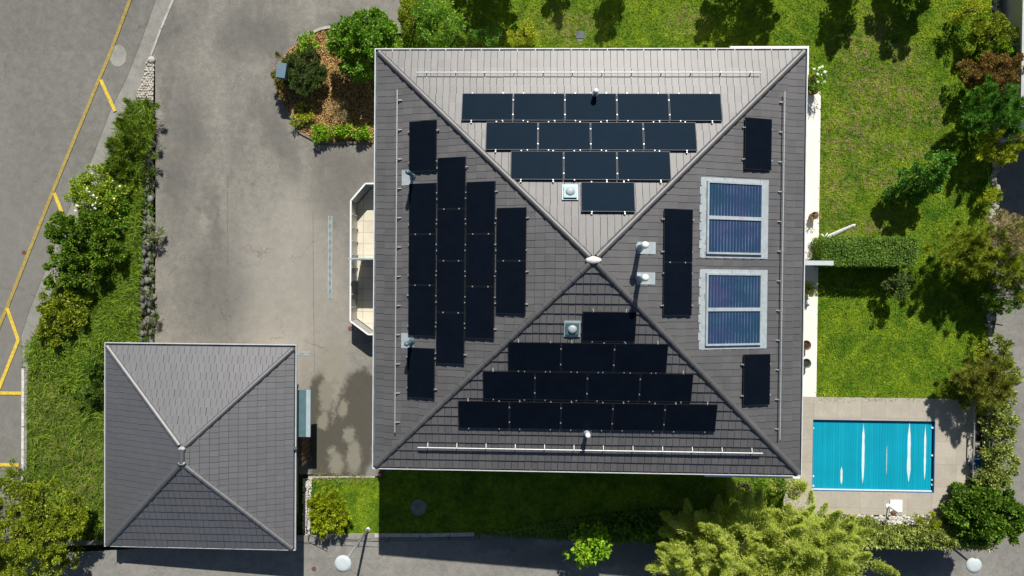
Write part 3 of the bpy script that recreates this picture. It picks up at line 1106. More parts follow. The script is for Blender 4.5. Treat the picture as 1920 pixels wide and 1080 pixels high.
def gutter(parent, x0, x1, y0, y1, z, w=0.14, dots=0.62):
    """x0..y1: outline of the outer rim"""
    mb = MB()
    ring(mb, x0, x1, y0, y1, -0.034, 0.0, z - 0.10, z)
    ring(mb, x0, x1, y0, y1, -w, -0.034, z - 0.10, z - 0.085)
    g = mb.build('gutter', M['zinc'], parent)
    mb = MB()
    ring(mb, x0, x1, y0, y1, -w, -0.03, z - 0.083, z - 0.078)
    mb.build('gutter_channel', M['zincdark'], g)
    k = int((x1 - x0) / dots)
    for i in range(1, k):
        x = x0 + (x1 - x0) * i / k
        for ya, yb in ((y0, y0 + w), (y1 - w, y1)):
            MB().box(x - .012, x + .012, ya - .006, yb, z + .001, z + .008).build('gutter_bracket', M['alu'], g)


def wall_windows(parent, lst):
    """(axis, plane, centre, z0, z1, width, outward)"""
    for ax, pl, c, z0, z1, w, s in lst:
        mb = MB()
        pn = MB()

        def bx_(m, a0, a1, b0, b1, d0, d1):
            d0, d1 = sorted((pl + s * d0, pl + s * d1))
            if ax == 'x':
                m.box(a0, a1, d0, d1, b0, b1)
            else:
                m.box(d0, d1, a0, a1, b0, b1)
        fr = 0.07
        bx_(mb, c - w / 2, c + w / 2, z1 - fr, z1, -.02, .05)
        bx_(mb, c - w / 2, c + w / 2, z0, z0 + fr, -.02, .07)
        bx_(mb, c - w / 2, c - w / 2 + fr, z0 + fr, z1 - fr, -.02, .05)
        bx_(mb, c + w / 2 - fr, c + w / 2, z0 + fr, z1 - fr, -.02, .05)
        bx_(mb, c - .035, c + .035, z0 + fr, z1 - fr, -.02, .045)
        f = mb.build('window', M['white'], parent)
        bx_(pn, c - w / 2 + fr, c + w / 2 - fr, z0 + fr, z1 - fr, -.01, .02)
        pn.build('pane', M['glassdoor'], f)


# ================================================================== MAIN HOUSE
HX0, HX1, HY0, HY1, EZ = -5.767, 9.630, -6.931, 8.256, 5.5
hcx, hcy = (HX0 + HX1) / 2, (HY0 + HY1) / 2
house = thing('house', (hcx, hcy, 0), 'large house with a tiled pyramid roof covered in black solar panels', 'house')
wx0, wx1, wy0, wy1 = HX0 + .75, HX1 - .75, HY0 + .75, HY1 - .75
MB().box(wx0, wx1, wy0, wy1, -0.3, EZ - .32).build('wall', M['render'], house)
wall_windows(house, [('x', wy1, c, z, z + 1.3, 1.3, 1) for c in (-3, 1.9, 6.2) for z in (.9, 3.5)] +
             [('x', wy0, c, z, z + 1.4, 1.5, -1) for c in (-3, 0.5, 4, 7) for z in (.8, 3.5)] +
             [('y', wx0, c, 3.5, 4.8, 1.4, -1) for c in (-4.5, 0, 4.5)] + [('y', wx0, 1.6, 0.1, 2.2, 1.8, -1)] +
             [('y', wx1, c, .1, 2.3, 2.2, 1) for c in (-3.5, 0.2, 4)] + [('y', wx1, c, 3.5, 4.8, 1.4, 1) for c in (-3.5, 0.2, 4)])
mb = MB()
ring(mb, HX0, HX1, HY0, HY1, -0.80, -0.15, EZ - .32, EZ - .27)
ring(mb, HX0, HX1, HY0, HY1, -0.17, -0.142, EZ - .27, EZ - .04)
mb.build('soffit', M['soffit'], house)
gutter(house, HX0, HX1, HY0, HY1, EZ)
ex0, ex1, ey0, ey1 = HX0 + .12, HX1 - .12, HY0 + .12, HY1 - .12
RISE = 2.3
apex = Vector((hcx + .02, hcy - .03, EZ + RISE))
cor = dict(sw=(ex0, ey0, EZ - .02), se=(ex1, ey0, EZ - .02), ne=(ex1, ey1, EZ - .02), nw=(ex0, ey1, EZ - .02))
SL = {'N': Slope([cor['ne'], cor['nw'], apex]), 'W': Slope([cor['nw'], cor['sw'], apex]),
      'S': Slope([cor['sw'], cor['se'], apex]), 'E': Slope([cor['se'], cor['ne'], apex])}
rng = random.Random(11)
mb = MB()
for k in SL:
    tile_slope(mb, SL[k], 0.236, 0.352, rng, 0.058 if k == 'S' else 0.038)
roof = mb.build('roof', M['tile'], house)
mb = MB()
mb.add([cor['sw'], cor['se'], cor['ne'], cor['nw'], apex], [(0, 1, 4), (1, 2, 4), (2, 3, 4), (3, 0, 4), (3, 2, 1, 0)])
for i in range(5):
    x, y, z = mb.v[i]
    mb.v[i] = (x, y, z - .004)
mb.build('underlay', M['under'], roof)
for k in ('nw', 'ne', 'se', 'sw'):
    c = Vector(cor[k])
    d = (apex - c)
    hip_caps('hip_cap', c + d * 0.006 + Vector((0, 0, .045)), c + d * 0.985 + Vector((0, 0, .05)), roof, M['tile'])
mb = MB()
mb.lathe(apex + Vector((0, 0, .02)), [(.24, -.04), (.25, .04), (.20, .10), (.08, .135)], 14, 1.05, .52)
mb.build('apex_cap', M['mortar'], roof, smooth=True)

# ---- solar panels: fixed to the roof, one mesh each with frame and clamps
PL, PW = 1.79, 1.075
RAILS = []


def solar_panel(sl, u0, v0, lu, lv, frame_mat):
    g = 0.010
    u0, v0, u1, v1 = u0 + g, v0 + g, u0 + lu - g, v0 + lv - g
    j = rng.uniform(-.003, .003)
    mb = MB()
    t = .016
    sl.block(mb, u0 + t, u1 - t, v0 + t, v1 - t, .115, .141 + j)
    p = mb.build('solar_panel', M['cell'], house)
    mb = MB()
    z0_, z1_ = .105, .146 + j
    sl.block(mb, u0, u1, v0, v0 + t, z0_, z1_)
    sl.block(mb, u0, u1, v1 - t, v1, z0_, z1_)
    sl.block(mb, u0, u0 + t, v0 + t, v1 - t, z0_, z1_)
    sl.block(mb, u1 - t, u1, v0 + t, v1 - t, z0_, z1_)
    mb.build('panel_frame', frame_mat, p)
    return p


def row(key, cx, cy, n, along):
    """n panels side by side; cx, cy the middle of the row in the survey; along 'u' or 'v' is the long side of a panel (rows always run along u)"""
    sl = SL[key]
    u, v = sl.hit(cx, cy, .14)
    lu, lv = (PL, PW) if along == 'L' else (PL, PW)
    u0 = u - n * lu / 2
    v0 = v - lv / 2
    fm = M['sunlitframe'] if key == 'N' else M['blackframe']  # north slope frames painted lighter for the sun they catch
    for i in range(n):
        solar_panel(sl, u0 + i * lu, v0, lu, lv, fm)
    mb = MB()
    for f in (.22, .78):
        sl.block(mb, u0 + .02, u0 + n * lu - .02, v0 + lv * f - .02, v0 + lv * f + .02, .06, .10)
    for i in range(n + 1):   # roof hooks showing past the row
        for e in ((lv + .02,) if i % 2 else (-.06, lv + .02)):
            uu = u0 + i * lu + (.35 if i < n else -.35)
            sl.block(mb, uu - .02, uu + .02, v0 + e, v0 + e + .05, .06, .12)
    for i in range(1, n):
        for f in (.25, .78):
            sl.block(mb, u0 + i * lu - .02, u0 + i * lu + .02, v0 + lv * f - .02, v0 + lv * f + .02, .10, .152)
    for i in range(n):
        for f in (.2, .8):
            for e in (0, lv):
                uu = u0 + (i + f) * lu
                sl.block(mb, uu - .018, uu + .018, v0 + e - .018, v0 + e + .018, .10, .152)
    mb.build('mounting_rail', M['steel'], house)


for r_ in (('N', 1108, 200.5, 5), ('N', 1107.5, 255, 4), ('N', 1107, 310, 3), ('N', 1140, 369, 1),
           ('S', 1142, 613, 1), ('S', 1101.5, 670.5, 3), ('S', 1101, 725, 4), ('S', 1100, 781, 5),
           ('W', 792.5, 274, 1), ('W', 791.5, 487, 3), ('W', 789, 699.5, 1), ('W', 845, 489, 4), ('W', 900, 488, 3), ('W', 958, 489, 2),
           ('E', 1422, 270, 1), ('E', 1419, 712, 1), ('E', 1271.5, 492, 2)):
    row(r_[0], r_[1], r_[2], r_[3], 'L')


# ---- thermal collectors set into the east slope
def collector(cx, cy):
    sl = SL['E']
    u, v = sl.hit(cx, cy, .08)
    W_, H_ = 2.73, 2.60          # along the eave, up the slope (outer flashing)
    mb = MB()
    o_ = dict(a=u - W_ / 2, b=u + W_ / 2, c=v - H_ / 2, d=v + H_ / 2)
    sl.block(mb, o_['a'], o_['b'], o_['c'], o_['d'], .03, .062)
    for i in range(9):           # ragged upper and side flashing following the tiles
        a = o_['a'] + W_ * i / 9
        sl.block(mb, a + .01, a + W_ / 9 - .02, o_['d'] - .02, o_['d'] + .05 + .03 * (i % 2), .035, .066)
    fl = mb.build('collector_flashing', M['lead'], house)
    mb = MB()
    a, b, c, d = o_['a'] + .13, o_['b'] - .13, o_['c'] + .27, o_['d'] - .17
    w = .065
    sl.block(mb, a, b, c, c + w, .063, .15)
    sl.block(mb, a, b, d - w, d, .063, .15)
    sl.block(mb, a, a + w, c + w, d - w, .063, .15)
    sl.block(mb, b - w, b, c + w, d - w, .063, .15)
    mid = (a + b) / 2
    sl.block(mb, mid - .06, mid + .06, c - .02, d - w, .12, .155)
    mb.build('collector_frame', M['lead'], fl)
    for q0, q1 in ((a + w, mid - .06), (mid + .06, b - w)):
        # built in its own frame so that the absorber fins follow the pane
        vs_ = [sl.at(q0, c + w, .112), sl.at(q1, c + w, .112), sl.at(q1, d - w, .112), sl.at(q0, d - w, .112)]
        bs_ = [sl.at(q0, c + w, .08), sl.at(q1, c + w, .08), sl.at(q1, d - w, .08), sl.at(q0, d - w, .08)]
        MB().hexa(bs_, vs_).build('collector_pane', M['collector'], fl)


collector(1379.5, 409.5)
collector(1377.5, 580)


# ---- snow guards
def snow_guard(key, a, b, nb, off=.20):
    sl = SL[key]
    ua, va = sl.hit(a[0], a[1], off)
    ub, vb = sl.hit(b[0], b[1], off)
    vm = (va + vb) / 2
    ub, ua = max(ua, ub), min(ua, ub)
    mb = MB()
    mb.tube(sl.at(ua, vm, off), sl.at(ub, vm, off), .022, n=8)
    g = mb.build('snow_guard', M['alu'], house)
    for i in range(nb):
        mb = MB()
        u = ua + .35 + (ub - ua - .7) * i / (nb - 1)
        mb.bar(sl.at(u, vm, .05), sl.at(u, vm, off + .03), .03, .03)
        mb.bar(sl.at(u, vm, .06), sl.at(u, vm + .13, .06), .03, .02)
        mb.bar(sl.at(u, vm, off - .05), sl.at(u, vm + .12, .06), .02, .02)
        mb.build('guard_bracket', M['alu'], g)


snow_guard('N', (781, 135), (1427, 137), 12)
snow_guard('S', (783, 838), (1430, 851), 12)
snow_guard('W', (744, 168), (741, 811), 12)
snow_guard('E', (1470, 171), (1464, 824), 12)


# ---- roof lights
def skylight(key, px, py):
    sl = SL[key]
    u, v = sl.hit(px, py, .1)
    mb = MB()
    sl.block(mb, u - .27, u + .27, v - .30, v + .26, .03, .10)
    s = mb.build('skylight', M['lead'], house)
    mb = MB()
    sl.block(mb, u - .22, u + .22, v - .19, v + .21, .10, .17)
    mb.build('skylight_frame', M['teal'], s)
    mb = MB()
    c = sl.at(u, v + .01, .17)
    mb.lathe(c, [(.155, -.02), (.15, .02), (.11, .06), (.05, .075)], 18)
    mb.build('dome', M['lead'], s, smooth=True)


skylight('N', 1069, 361)
skylight('S', 1073, 616)


# ---- vent pipes
def vent(key, px, py, hgt, r, pxy, cap_mat, body_mat, fl=(.27, .24)):
    sl = SL[key]
    u, v = sl.hit(px, py, .05)
    mb = MB()
    sl.block(mb, u - fl[0], u + fl[0], v - fl[1], v + fl[1], .045, .066)
    f = mb.build('vent_flashing', M['lead'], house)
    ub, vb = sl.hit(pxy[0], pxy[1], .05)
    b = sl.at(ub, vb, .02)
    t = b + Vector((0, 0, hgt))
    mb = MB().tube(b, t, r, r, 14)
    mb.lathe(b, [(r * 1.9, 0.03), (r * 1.1, .16)], 14)
    mb.build('vent_pipe', body_mat, f, smooth=True)
    mb = MB().lathe(t, [(r * 1.25, -.16), (r * 1.35, -.10), (r * 1.35, .02), (r * .9, .07), (r * .35, .09)], 16)
    mb.build('vent_cap', cap_mat, f, smooth=True)


vent('W', 765, 333, 1.05, .065, (774, 331), M['teal'], M['teal'])
vent('W', 764, 639, 1.05, .065, (772, 640), M['teal'], M['teal'])
vent('E', 1212, 465, 1.25, .085, (1199, 463), M['white'], M['paleteal'], (.20, .33))
vent('E', 1211, 522, 1.25, .085, (1199, 521), M['white'], M['paleteal'], (.20, .33))
vent('N', 1115, 178, .55, .07, (1115, 178), M['white'], M['paleteal'], (.15, .1))
vent('S', 1101, 811, .55, .07, (1100, 811), M['white'], M['paleteal'], (.16, .12))

# balcony slabs whose pale edges show past the eaves at the north-east and south-east corners
mb = MB()
a, b = U(1369, 86.5, 4.9), U(1517, 86, 4.9)
mb.box(a.x, b.x, wy1 - .02, a.y, 4.78, 4.9)
mb.build('balcony_edge', M['white'], house)
mb = MB()
a, b = U(1322, 894, 4.9), U(1500, 896, 4.9)
mb.box(a.x, b.x, a.y, wy0 + .02, 4.78, 4.9)
mb.build('balcony_edge', M['white'], house)

# ---- bay terrace on the west side: floor, parapet, privacy screen
BZ = 1.08
out = [U(a, b, BZ) for a, b in [(700, 343.5), (683, 344), (655.5, 376), (654.5, 602), (688, 627), (700, 627.5)]]
out[0].x = out[-1].x = wx0 + .02
c_in = []
for i, p in enumerate(out):
    c_in.append(p)
floor_pts = [(p.x + (.08 if 0 < i < 5 else 0), p.y + (-.06 if i < 3 else .06)) for i, p in enumerate(out)]
MB().prism(floor_pts[::-1], -.1, .06).build('balcony_floor', M['baytile'], house)


def wall_run(mb, pts, w, z0, z1):
    for a, b in zip(pts[:-1], pts[1:]):
        mb.bar((a[0], a[1], (z0 + z1) / 2), (b[0], b[1], (z0 + z1) / 2), w, z1 - z0)


mb = MB()
wall_run(mb, [(p.x + .05, p.y) for p in out], .05, -.1, BZ - .06)
par = mb.build('parapet', M['steel'], house)
mb = MB()
wall_run(mb, [(p.x + .05, p.y) for p in out], .065, BZ - .055, BZ)
mb.build('handrail', M['white'], par)
mb = MB()
for i in range(1, 9):
    y = out[2].y + (out[3].y - out[2].y) * i / 9
    mb.box(out[2].x + .08, out[2].x + .12, y - .02, y + .02, .06, BZ - .06)
mb.build('parapet_post', M['alu'], par)
sp = U(676, 485, 2.2)
MB().box(U(653, 485, 2.2).x, wx0, sp.y - .03, sp.y + .03, .062, 2.2).build('privacy_screen', M['paleteal'], house)

# downpipe outlet pot at the south-west corner
bp = U(713, 889, .35)
t = thing('rain_barrel', (bp.x, bp.y, 0), 'small round rain barrel at the lower left corner of the house', 'barrel')
MB().lathe((bp.x, bp.y, 0), [(.11, 0.01), (.14, .2), (.125, .36), (.10, .365), (.09, .30)], 16).build('barrel', M['brownmetal'], t, smooth=True)
MB().tube((bp.x, bp.y, .30), (bp.x, bp.y, .40), .04, n=10).build('spout', M['alu'], t)

# ================================================================== GARAGE
GX0, GX1, GY0, GY1, GZ = -17.577, -9.602, -11.186, -2.751, 2.5
gar = thing('garage', ((GX0 + GX1) / 2, (GY0 + GY1) / 2, 0), 'small square garage with a dark tiled hip roof without solar panels', 'garage')
MB().box(GX0 + .6, GX1 - .85, GY0 + .6, GY1 - .6, -.3, GZ - .22).build('wall', M['render'], gar)
wall_windows(gar, [('x', GY1 - .6, -13.5, 1.2, 1.9, 1.2, 1), ('y', GX1 - .85, -4.2, 1.0, 1.9, 1.0, 1)])
mb = MB()
for i in range(6):
    mb.box(GX1 - .848, GX1 - .80, -10.1 + .0, -7.6, .02 + i * .34, .345 + i * .34)
mb.build('garage_door', M['white'], gar)
mb = MB()
ring(mb, GX0, GX1, GY0, GY1, -0.9, -0.15, GZ - .24, GZ - .19)
ring(mb, GX0, GX1, GY0, GY1, -0.17, -0.142, GZ - .19, GZ - .04)
mb.build('soffit', M['soffit'], gar)
gutter(gar, GX0, GX1, GY0, GY1, GZ, dots=30)
gx0, gx1, gy0, gy1 = GX0 + .12, GX1 - .10, GY0 + .08, GY1 - .14
r1 = U(343, 868, GZ + 1.39)
r2 = U(342, 841, GZ + 1.39)
r1 = Vector(((r1.x + r2.x) / 2, r1.y, r1.z))
r2 = Vector((r1.x, r2.y, r1.z))
gc = dict(sw=(gx0, gy0, GZ - .02), se=(gx1, gy0, GZ - .02), ne=(gx1, gy1, GZ - .02), nw=(gx0, gy1, GZ - .02))
GS = [Slope([gc['ne'], gc['nw'], r2]), Slope([gc['nw'], gc['sw'], r1, r2]), Slope([gc['sw'], gc['se'], r1]), Slope([gc['se'], gc['ne'], r2, r1])]
mb = MB()
for i, s_ in enumerate(GS):
    tile_slope(mb, s_, 0.236, 0.352, rng, 0.04, 0.5 if i == 0 else 0.0)
groof = mb.build('roof', M['gtile'], gar)
mb = MB()
mb.add([Vector(gc['sw']) - Vector((0, 0, .004)), Vector(gc['se']) - Vector((0, 0, .004)), Vector(gc['ne']) - Vector((0, 0, .004)), Vector(gc['nw']) - Vector((0, 0, .004)), r1 - Vector((0, 0, .004)), r2 - Vector((0, 0, .004))],
       [(0, 1, 4), (1, 2, 5, 4), (2, 3, 5), (3, 0, 4, 5), (3, 2, 1, 0)])
mb.build('underlay', M['under'], groof)
for k, e in (('nw', r2), ('ne', r2), ('se', r1), ('sw', r1)):
    c = Vector(gc[k])
    hip_caps('hip_cap', c + (e - c) * .008 + Vector((0, 0, .04)), c + (e - c) * .97 + Vector((0, 0, .045)), groof, M['gtile'], .10)
hip_caps('ridge_cap', r1 + Vector((0, 0, .05)), r2 + Vector((0, 0, .05)), groof, M['tile'], .10, .35)
for e in (r1, r2):
    MB().lathe(e + Vector((0, 0, .03)), [(.125, -.02), (.13, .05), (.10, .09), (.04, .11)], 12, 1.1, .7).build('ridge_mortar', M['lead'], groof, smooth=True)
# side canopy over the bins and its wooden board wall
ca, cb = U(560, 731, 1.9), U(583, 819, 1.9)
t = thing('lean_to_canopy', ((ca.x + cb.x) / 2, (ca.y + cb.y) / 2, 0), 'blue grey metal lean-to canopy on the right side of the garage', 'canopy')
mb = MB()
mb.hexa([(GX1 - .83, cb.y, 2.02), (cb.x - .2, cb.y, 1.88), (cb.x - .2, ca.y, 1.88), (GX1 - .83, ca.y, 2.02)],
        [(GX1 - .83, cb.y, 2.06), (cb.x - .2, cb.y, 1.92), (cb.x - .2, ca.y, 1.92), (GX1 - .83, ca.y, 2.06)])
mb.build('canopy_sheet', M['teal'], t)
MB().box(cb.x - .198, cb.x - .02, cb.y, ca.y, 1.86, 1.93).build('canopy_edge', M['paleteal'], t)
mb = MB()
for y in (cb.y + .1, (ca.y + cb.y) / 2, ca.y - .1):
    mb.box(GX1 - .84, GX1 - .76, y - .04, y + .04, 0, 1.86)
mb.build('post', M['blackframe'], t)
wl = U(578, 822, .9)
mb = MB()
for i in range(12):
    y = cb.y - .05 - i * .12
    mb.box(wl.x - .30, wl.x - .22 + .02 * (i % 2), y - .11, y, 0, 1.1 - .02 * (i % 3))
for i in range(6):
    y = cb.y - .2 - i * .22
    mb.box(wl.x - .34, wl.x - .305, y - .05, y + .01, 0, 1.0)
tag(mb.build('plank_screen', M['wood']), 'short brown wooden plank screen below the lean-to canopy', 'screen')
kn = U(553, 842, 2.62)
MB().lathe((kn.x, kn.y, GZ + .0), [(.05, 0), (.08, .05), (.08, .1), (.03, .14)], 12).build('gutter_outlet', M['zincdark'], gar, smooth=True)

# ================================================================== POOL
pool = thing('swimming_pool', ((px0 + px1) / 2, (py0 + py1) / 2, 0), 'swimming pool closed with a turquoise slatted cover', 'pool')
mb = MB()
q0, q1, r0, r1_ = px0, px1, py0, py1
for (a, b, c, d) in ((q0 - .05, q0 + .02, r0 - .05, r1_ + .05), (q1 - .02, q1 + .05, r0 - .05, r1_ + .05), (q0 + .02, q1 - .02, r1_ - .02, r1_ + .05), (q0 + .02, q1 - .02, r0 - .05, r0 + .02)):
    mb.box(a, b, c, d, -1.4, .026)
mb.box(q0, q1, r0, r1_, -1.45, -1.4)
mb.build('basin', M['liner'], pool)
mb = MB()
nsl = 46
cx0_, cx1_ = q0 + .03, q1 - .06
for i in range(nsl):
    a = cx0_ + (cx1_ - cx0_) * i / nsl
    b = cx0_ + (cx1_ - cx0_) * (i + 1) / nsl - .006
    m_ = (a + b) / 2
    z = -.10
    mb.add([(a, r0 + .07, z - .012), (m_, r0 + .07, z), (b, r0 + .07, z - .012), (a, r1_ - .05, z - .012), (m_, r1_ - .05, z), (b, r1_ - .05, z - .012)], [(0, 1, 4, 3), (1, 2, 5, 4)])
mb.box(cx0_, cx1_, r0 + .07, r1_ - .05, -.14, -.118)
cov = mb.build('pool_cover', M['cover'], pool, fix=False)
MB().box(q0 + .02, q1 - .03, r0 + .025, r0 + .065, -.12, -.07).build('cover_edge', M['white'], pool)
# pale raised streaks on the cover, sun glints put into their colour
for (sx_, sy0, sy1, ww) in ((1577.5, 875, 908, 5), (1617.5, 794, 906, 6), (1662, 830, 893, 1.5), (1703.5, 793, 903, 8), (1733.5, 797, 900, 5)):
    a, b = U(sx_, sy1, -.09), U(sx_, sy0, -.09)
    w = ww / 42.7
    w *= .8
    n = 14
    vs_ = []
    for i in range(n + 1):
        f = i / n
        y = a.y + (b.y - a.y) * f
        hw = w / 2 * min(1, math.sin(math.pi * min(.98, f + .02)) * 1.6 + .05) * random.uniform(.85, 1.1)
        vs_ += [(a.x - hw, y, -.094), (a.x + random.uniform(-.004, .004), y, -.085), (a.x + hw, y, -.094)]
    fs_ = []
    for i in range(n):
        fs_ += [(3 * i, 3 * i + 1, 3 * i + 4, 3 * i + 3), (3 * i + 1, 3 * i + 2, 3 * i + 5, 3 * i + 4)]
    MB().add(vs_, fs_).build('glint_streak', M['glint'], cov)
mb = MB()
for (a, b) in ((1748.5, 802), (1748.5, 854), (1748.5, 900), (1748.5, 909), (1524.5, 803), (1524.5, 893), (1524.5, 911)):
    p = U(a, b, -.06)
    mb.box(p.x - .05, p.x + .04, p.y - .035, p.y + .035, -.09, -.055)
mb.build('cover_clip', M['white'], pool)

# shower with its tray
a = U(1681, 949.5, .1)
tag(MB().prism([(a.x - .26, a.y - .26), (a.x + .26, a.y - .26), (a.x + .26, a.y + .26), (a.x - .26, a.y + .26)], .032, .085).build('shower_tray', M['white']), 'square white shower tray on the paving below the pool', 'tray')
b = U(1665, 949, 0.03)
t = thing('garden_shower', (b.x, b.y, .03), 'thin garden shower post with a rust brown head beside the white tray', 'shower')
tp = U(1675, 962, 1.0)
MB().tube((b.x, b.y, .03), (b.x + .02, b.y - .02, .95), .025, n=8).tube((b.x + .02, b.y - .02, .93), (tp.x, tp.y, 1.0), .018, n=8).build('pole', M['steel'], t, smooth=True)
MB().lathe((tp.x, tp.y, 1.0), [(.05, -.06), (.11, -.02), (.10, .04), (.03, .07)], 12).build('shower_head', M['brownmetal'], t, smooth=True)
MB().lathe((b.x, b.y, .03), [(.11, .002), (.10, .03), (.03, .05)], 12).build('base_plate', M['white'], t)
# railing right of the pool
a, b = U(1826.5, 752, .4), U(1826, 900, .4)
fx = (a.x + b.x) / 2
t = thing('pool_railing', (fx, (a.y + b.y) / 2, 0), 'thin grey railing between the pool paving and the variegated hedge', 'railing')
MB().bar((fx, a.y, .4), (fx, b.y, .4), .05).build('rail', M['steel'], t)
for i in range(5):
    y = a.y + (b.y - a.y) * (i + .02) / 4.04
    MB().box(fx - .025, fx + .025, y - .025, y + .025, 0, .37).build('post', M['steel'], t)
for i, (a_, b_, s_, mt) in enumerate(((1834, 812, .13, 'stone'), (1834, 835, .14, 'stone'), (1835, 852, .13, 'stone'), (1833, 790, .10, 'stone'))):
    p = U(a_, b_, .2)
    rocks('boulder', [(p.x, p.y, .1)], [s_], M[mt], 40 + i, .8, sub=2, label=['rounded grey boulder behind the pool railing, second from the top', 'rounded grey boulder behind the pool railing, third from the top', 'rounded grey boulder behind the pool railing, nearest the blue tub', 'smallest grey boulder behind the pool railing, topmost of the four'][i], cat='boulder', group='boulders behind the pool railing')
p = U(1833, 872, .3)
tag(MB().lathe((p.x, p.y, 0), [(.17, 0), (.22, .28), (.23, .30), (.20, .30), (.18, .1)], 16, 1.1, 1.25).build('tub', M['bluetarp'], smooth=True), 'dark blue plastic tub behind the pool railing', 'tub')
p = U(1838, 889, .5)
t = thing('planter', (p.x, p.y, 0), 'white round planter behind the lower end of the pool railing', 'planter')
MB().lathe((p.x, p.y, 0), [(.11, 0), (.17, .42), (.19, .45), (.15, .45), (.13, .36)], 18).build('pot', M['white'], t, smooth=True)
MB().lathe((p.x, p.y, .36), [(.13, .0), (.10, .03)], 12).build('soil', M['soil'], t)

# ================================================================== TERRACE THINGS
a, b = U(1508, 488.5, 1.9), U(1562, 497.5, 1.9)
t = thing('privacy_wall', ((a.x + b.x) / 2, (a.y + b.y) / 2, 0), 'pale blue grey privacy wall standing out from the right side of the house', 'wall')
MB().box(wx1 + .002, b.x, b.y + .03, a.y - .03, 0, 1.86).build('wall', M['render'], t)
MB().box(wx1 + .002, b.x + .02, b.y, a.y, 1.862, 1.90).build('coping', M['screen'], t)
b0, t0 = U(1523, 459, .05), U(1604, 421, 1.5)
t = thing('folded_parasol', b0, 'closed white parasol leaning out over the grass above the clipped hedge', 'parasol')
MB().tube(b0, Vector(b0).lerp(t0, .35), .025, .025, 8).build('pole', M['white'], t)
mb = MB()
pr = [Vector(b0).lerp(t0, f) for f in (.28, .34, .6, .85, .97, 1.0)]
rr = [.05, .11, .10, .075, .06, .02]
for i in range(5):
    mb.tube(pr[i], pr[i + 1], rr[i], rr[i + 1], 9, cap=(i in (0, 4)))
mb.build('folded_canopy', M['white'], t, smooth=False)
m_ = Vector(b0).lerp(t0, .28)
MB().bar(m_ + Vector((-.12, .22, .06)), m_ + Vector((.1, -.02, 0)), .05).bar(m_ + Vector((.12, .28, .06)), m_ + Vector((-.02, -.04, 0)), .04).build('crank_handle', M['white'], t)
MB().lathe((b0.x, b0.y, .03), [(.20, 0), (.19, .04), (.05, .08)], 14).build('base_plate', M['alu'], t)
p = U(1514, 478, .4)
t = thing('wire_stand', (p.x, p.y, .03), 'small round wire stand on the terrace above the privacy wall', 'stand')
mb = MB()
for z, r in ((.42, .16), (.22, .12), (.04, .15)):
    for i in range(12):
        a0, a1 = i * math.pi / 6, (i + 1) * math.pi / 6
        mb.tube((p.x + r * math.cos(a0), p.y + r * math.sin(a0), z), (p.x + r * math.cos(a1), p.y + r * math.sin(a1), z), .014, n=5)
mb.build('ring', M['alu'], t)
mb = MB()
for i in range(4):
    a0 = i * math.pi / 2
    mb.tube((p.x + .15 * math.cos(a0), p.y + .15 * math.sin(a0), .03), (p.x + .16 * math.cos(a0), p.y + .16 * math.sin(a0), .42), .01, n=5)
mb.build('leg', M['alu'], t)


def pot_plant(px, py, r, h, potm, leafm, fol_r, fol_h, style, seed, label, n=300, flowers=0):
    p = U(px, py, h)
    t = thing('potted_plant', (p.x, p.y, .03), label, 'potted plant', 'pots along the white terrace')
    MB().lathe((p.x, p.y, .03), [(r * .75, 0), (r, h), (r * 1.08, h + .02), (r * .9, h + .02), (r * .85, h - .05)], 16).build('pot', M[potm], t, smooth=True)
    MB().lathe((p.x, p.y, h - .03), [(r * .86, 0), (r * .8, .02)], 12).build('soil', M['soil'], t)
    if fol_r:
        st = STY[style]
        V, cc = crown_mesh([(p.x, p.y, h + fol_h * .5, fol_r, fol_r, fol_h * .6)], n, st['L'] * .8, st['W'], 14, .12, seed, rag=.2, plume=st.get('plume', 0) * .6)
        V[:, 2] = np.maximum(V[:, 2], .05)
        np_mesh('foliage', V, 4, LM[leafm], t)
        if flowers:
            mb = MB()
            for i in range(min(len(cc), flowers)):
                mb.lathe(cc[i] + np.array([0, 0, .08]), [(.03, -.02), (.065, 0), (.06, .015), (.02, .03)], 8)
            mb.build('blossom', M['flower'], t)
    return t


pot_plant(1528, 148, .20, .4, 'terracotta', 'bright', .36, .7, 'laurel', 1, 'white flowering potted shrub near the upper right corner of the house', 420, 14)
pot_plant(1526, 170, .17, .3, 'terracotta', 'bright', .22, .4, 'spray', 2, 'potted grassy plant directly below the white flowering pot', 200)
pot_plant(1527, 404, .15, .35, 'terracotta', 'brown', .14, .25, 'small', 3, 'small terracotta pot with a dry plant at the lawn edge above the parasol', 140)
pot_plant(1513, 541, .13, .3, 'greenpot', 'lime', .24, .35, 'laurel', 4, 'yellow green potted plant in the shade below the privacy wall', 260)
pot_plant(1511, 647, .20, .4, 'terracotta', 'weed', 0, 0, 'small', 5, 'brown terracotta pot half hidden by the eaves on the right terrace')
pot_plant(1511, 681, .20, .4, 'greenpot', 'weed', 0, 0, 'small', 6, 'glazed green pot just below the brown pot on the right terrace')

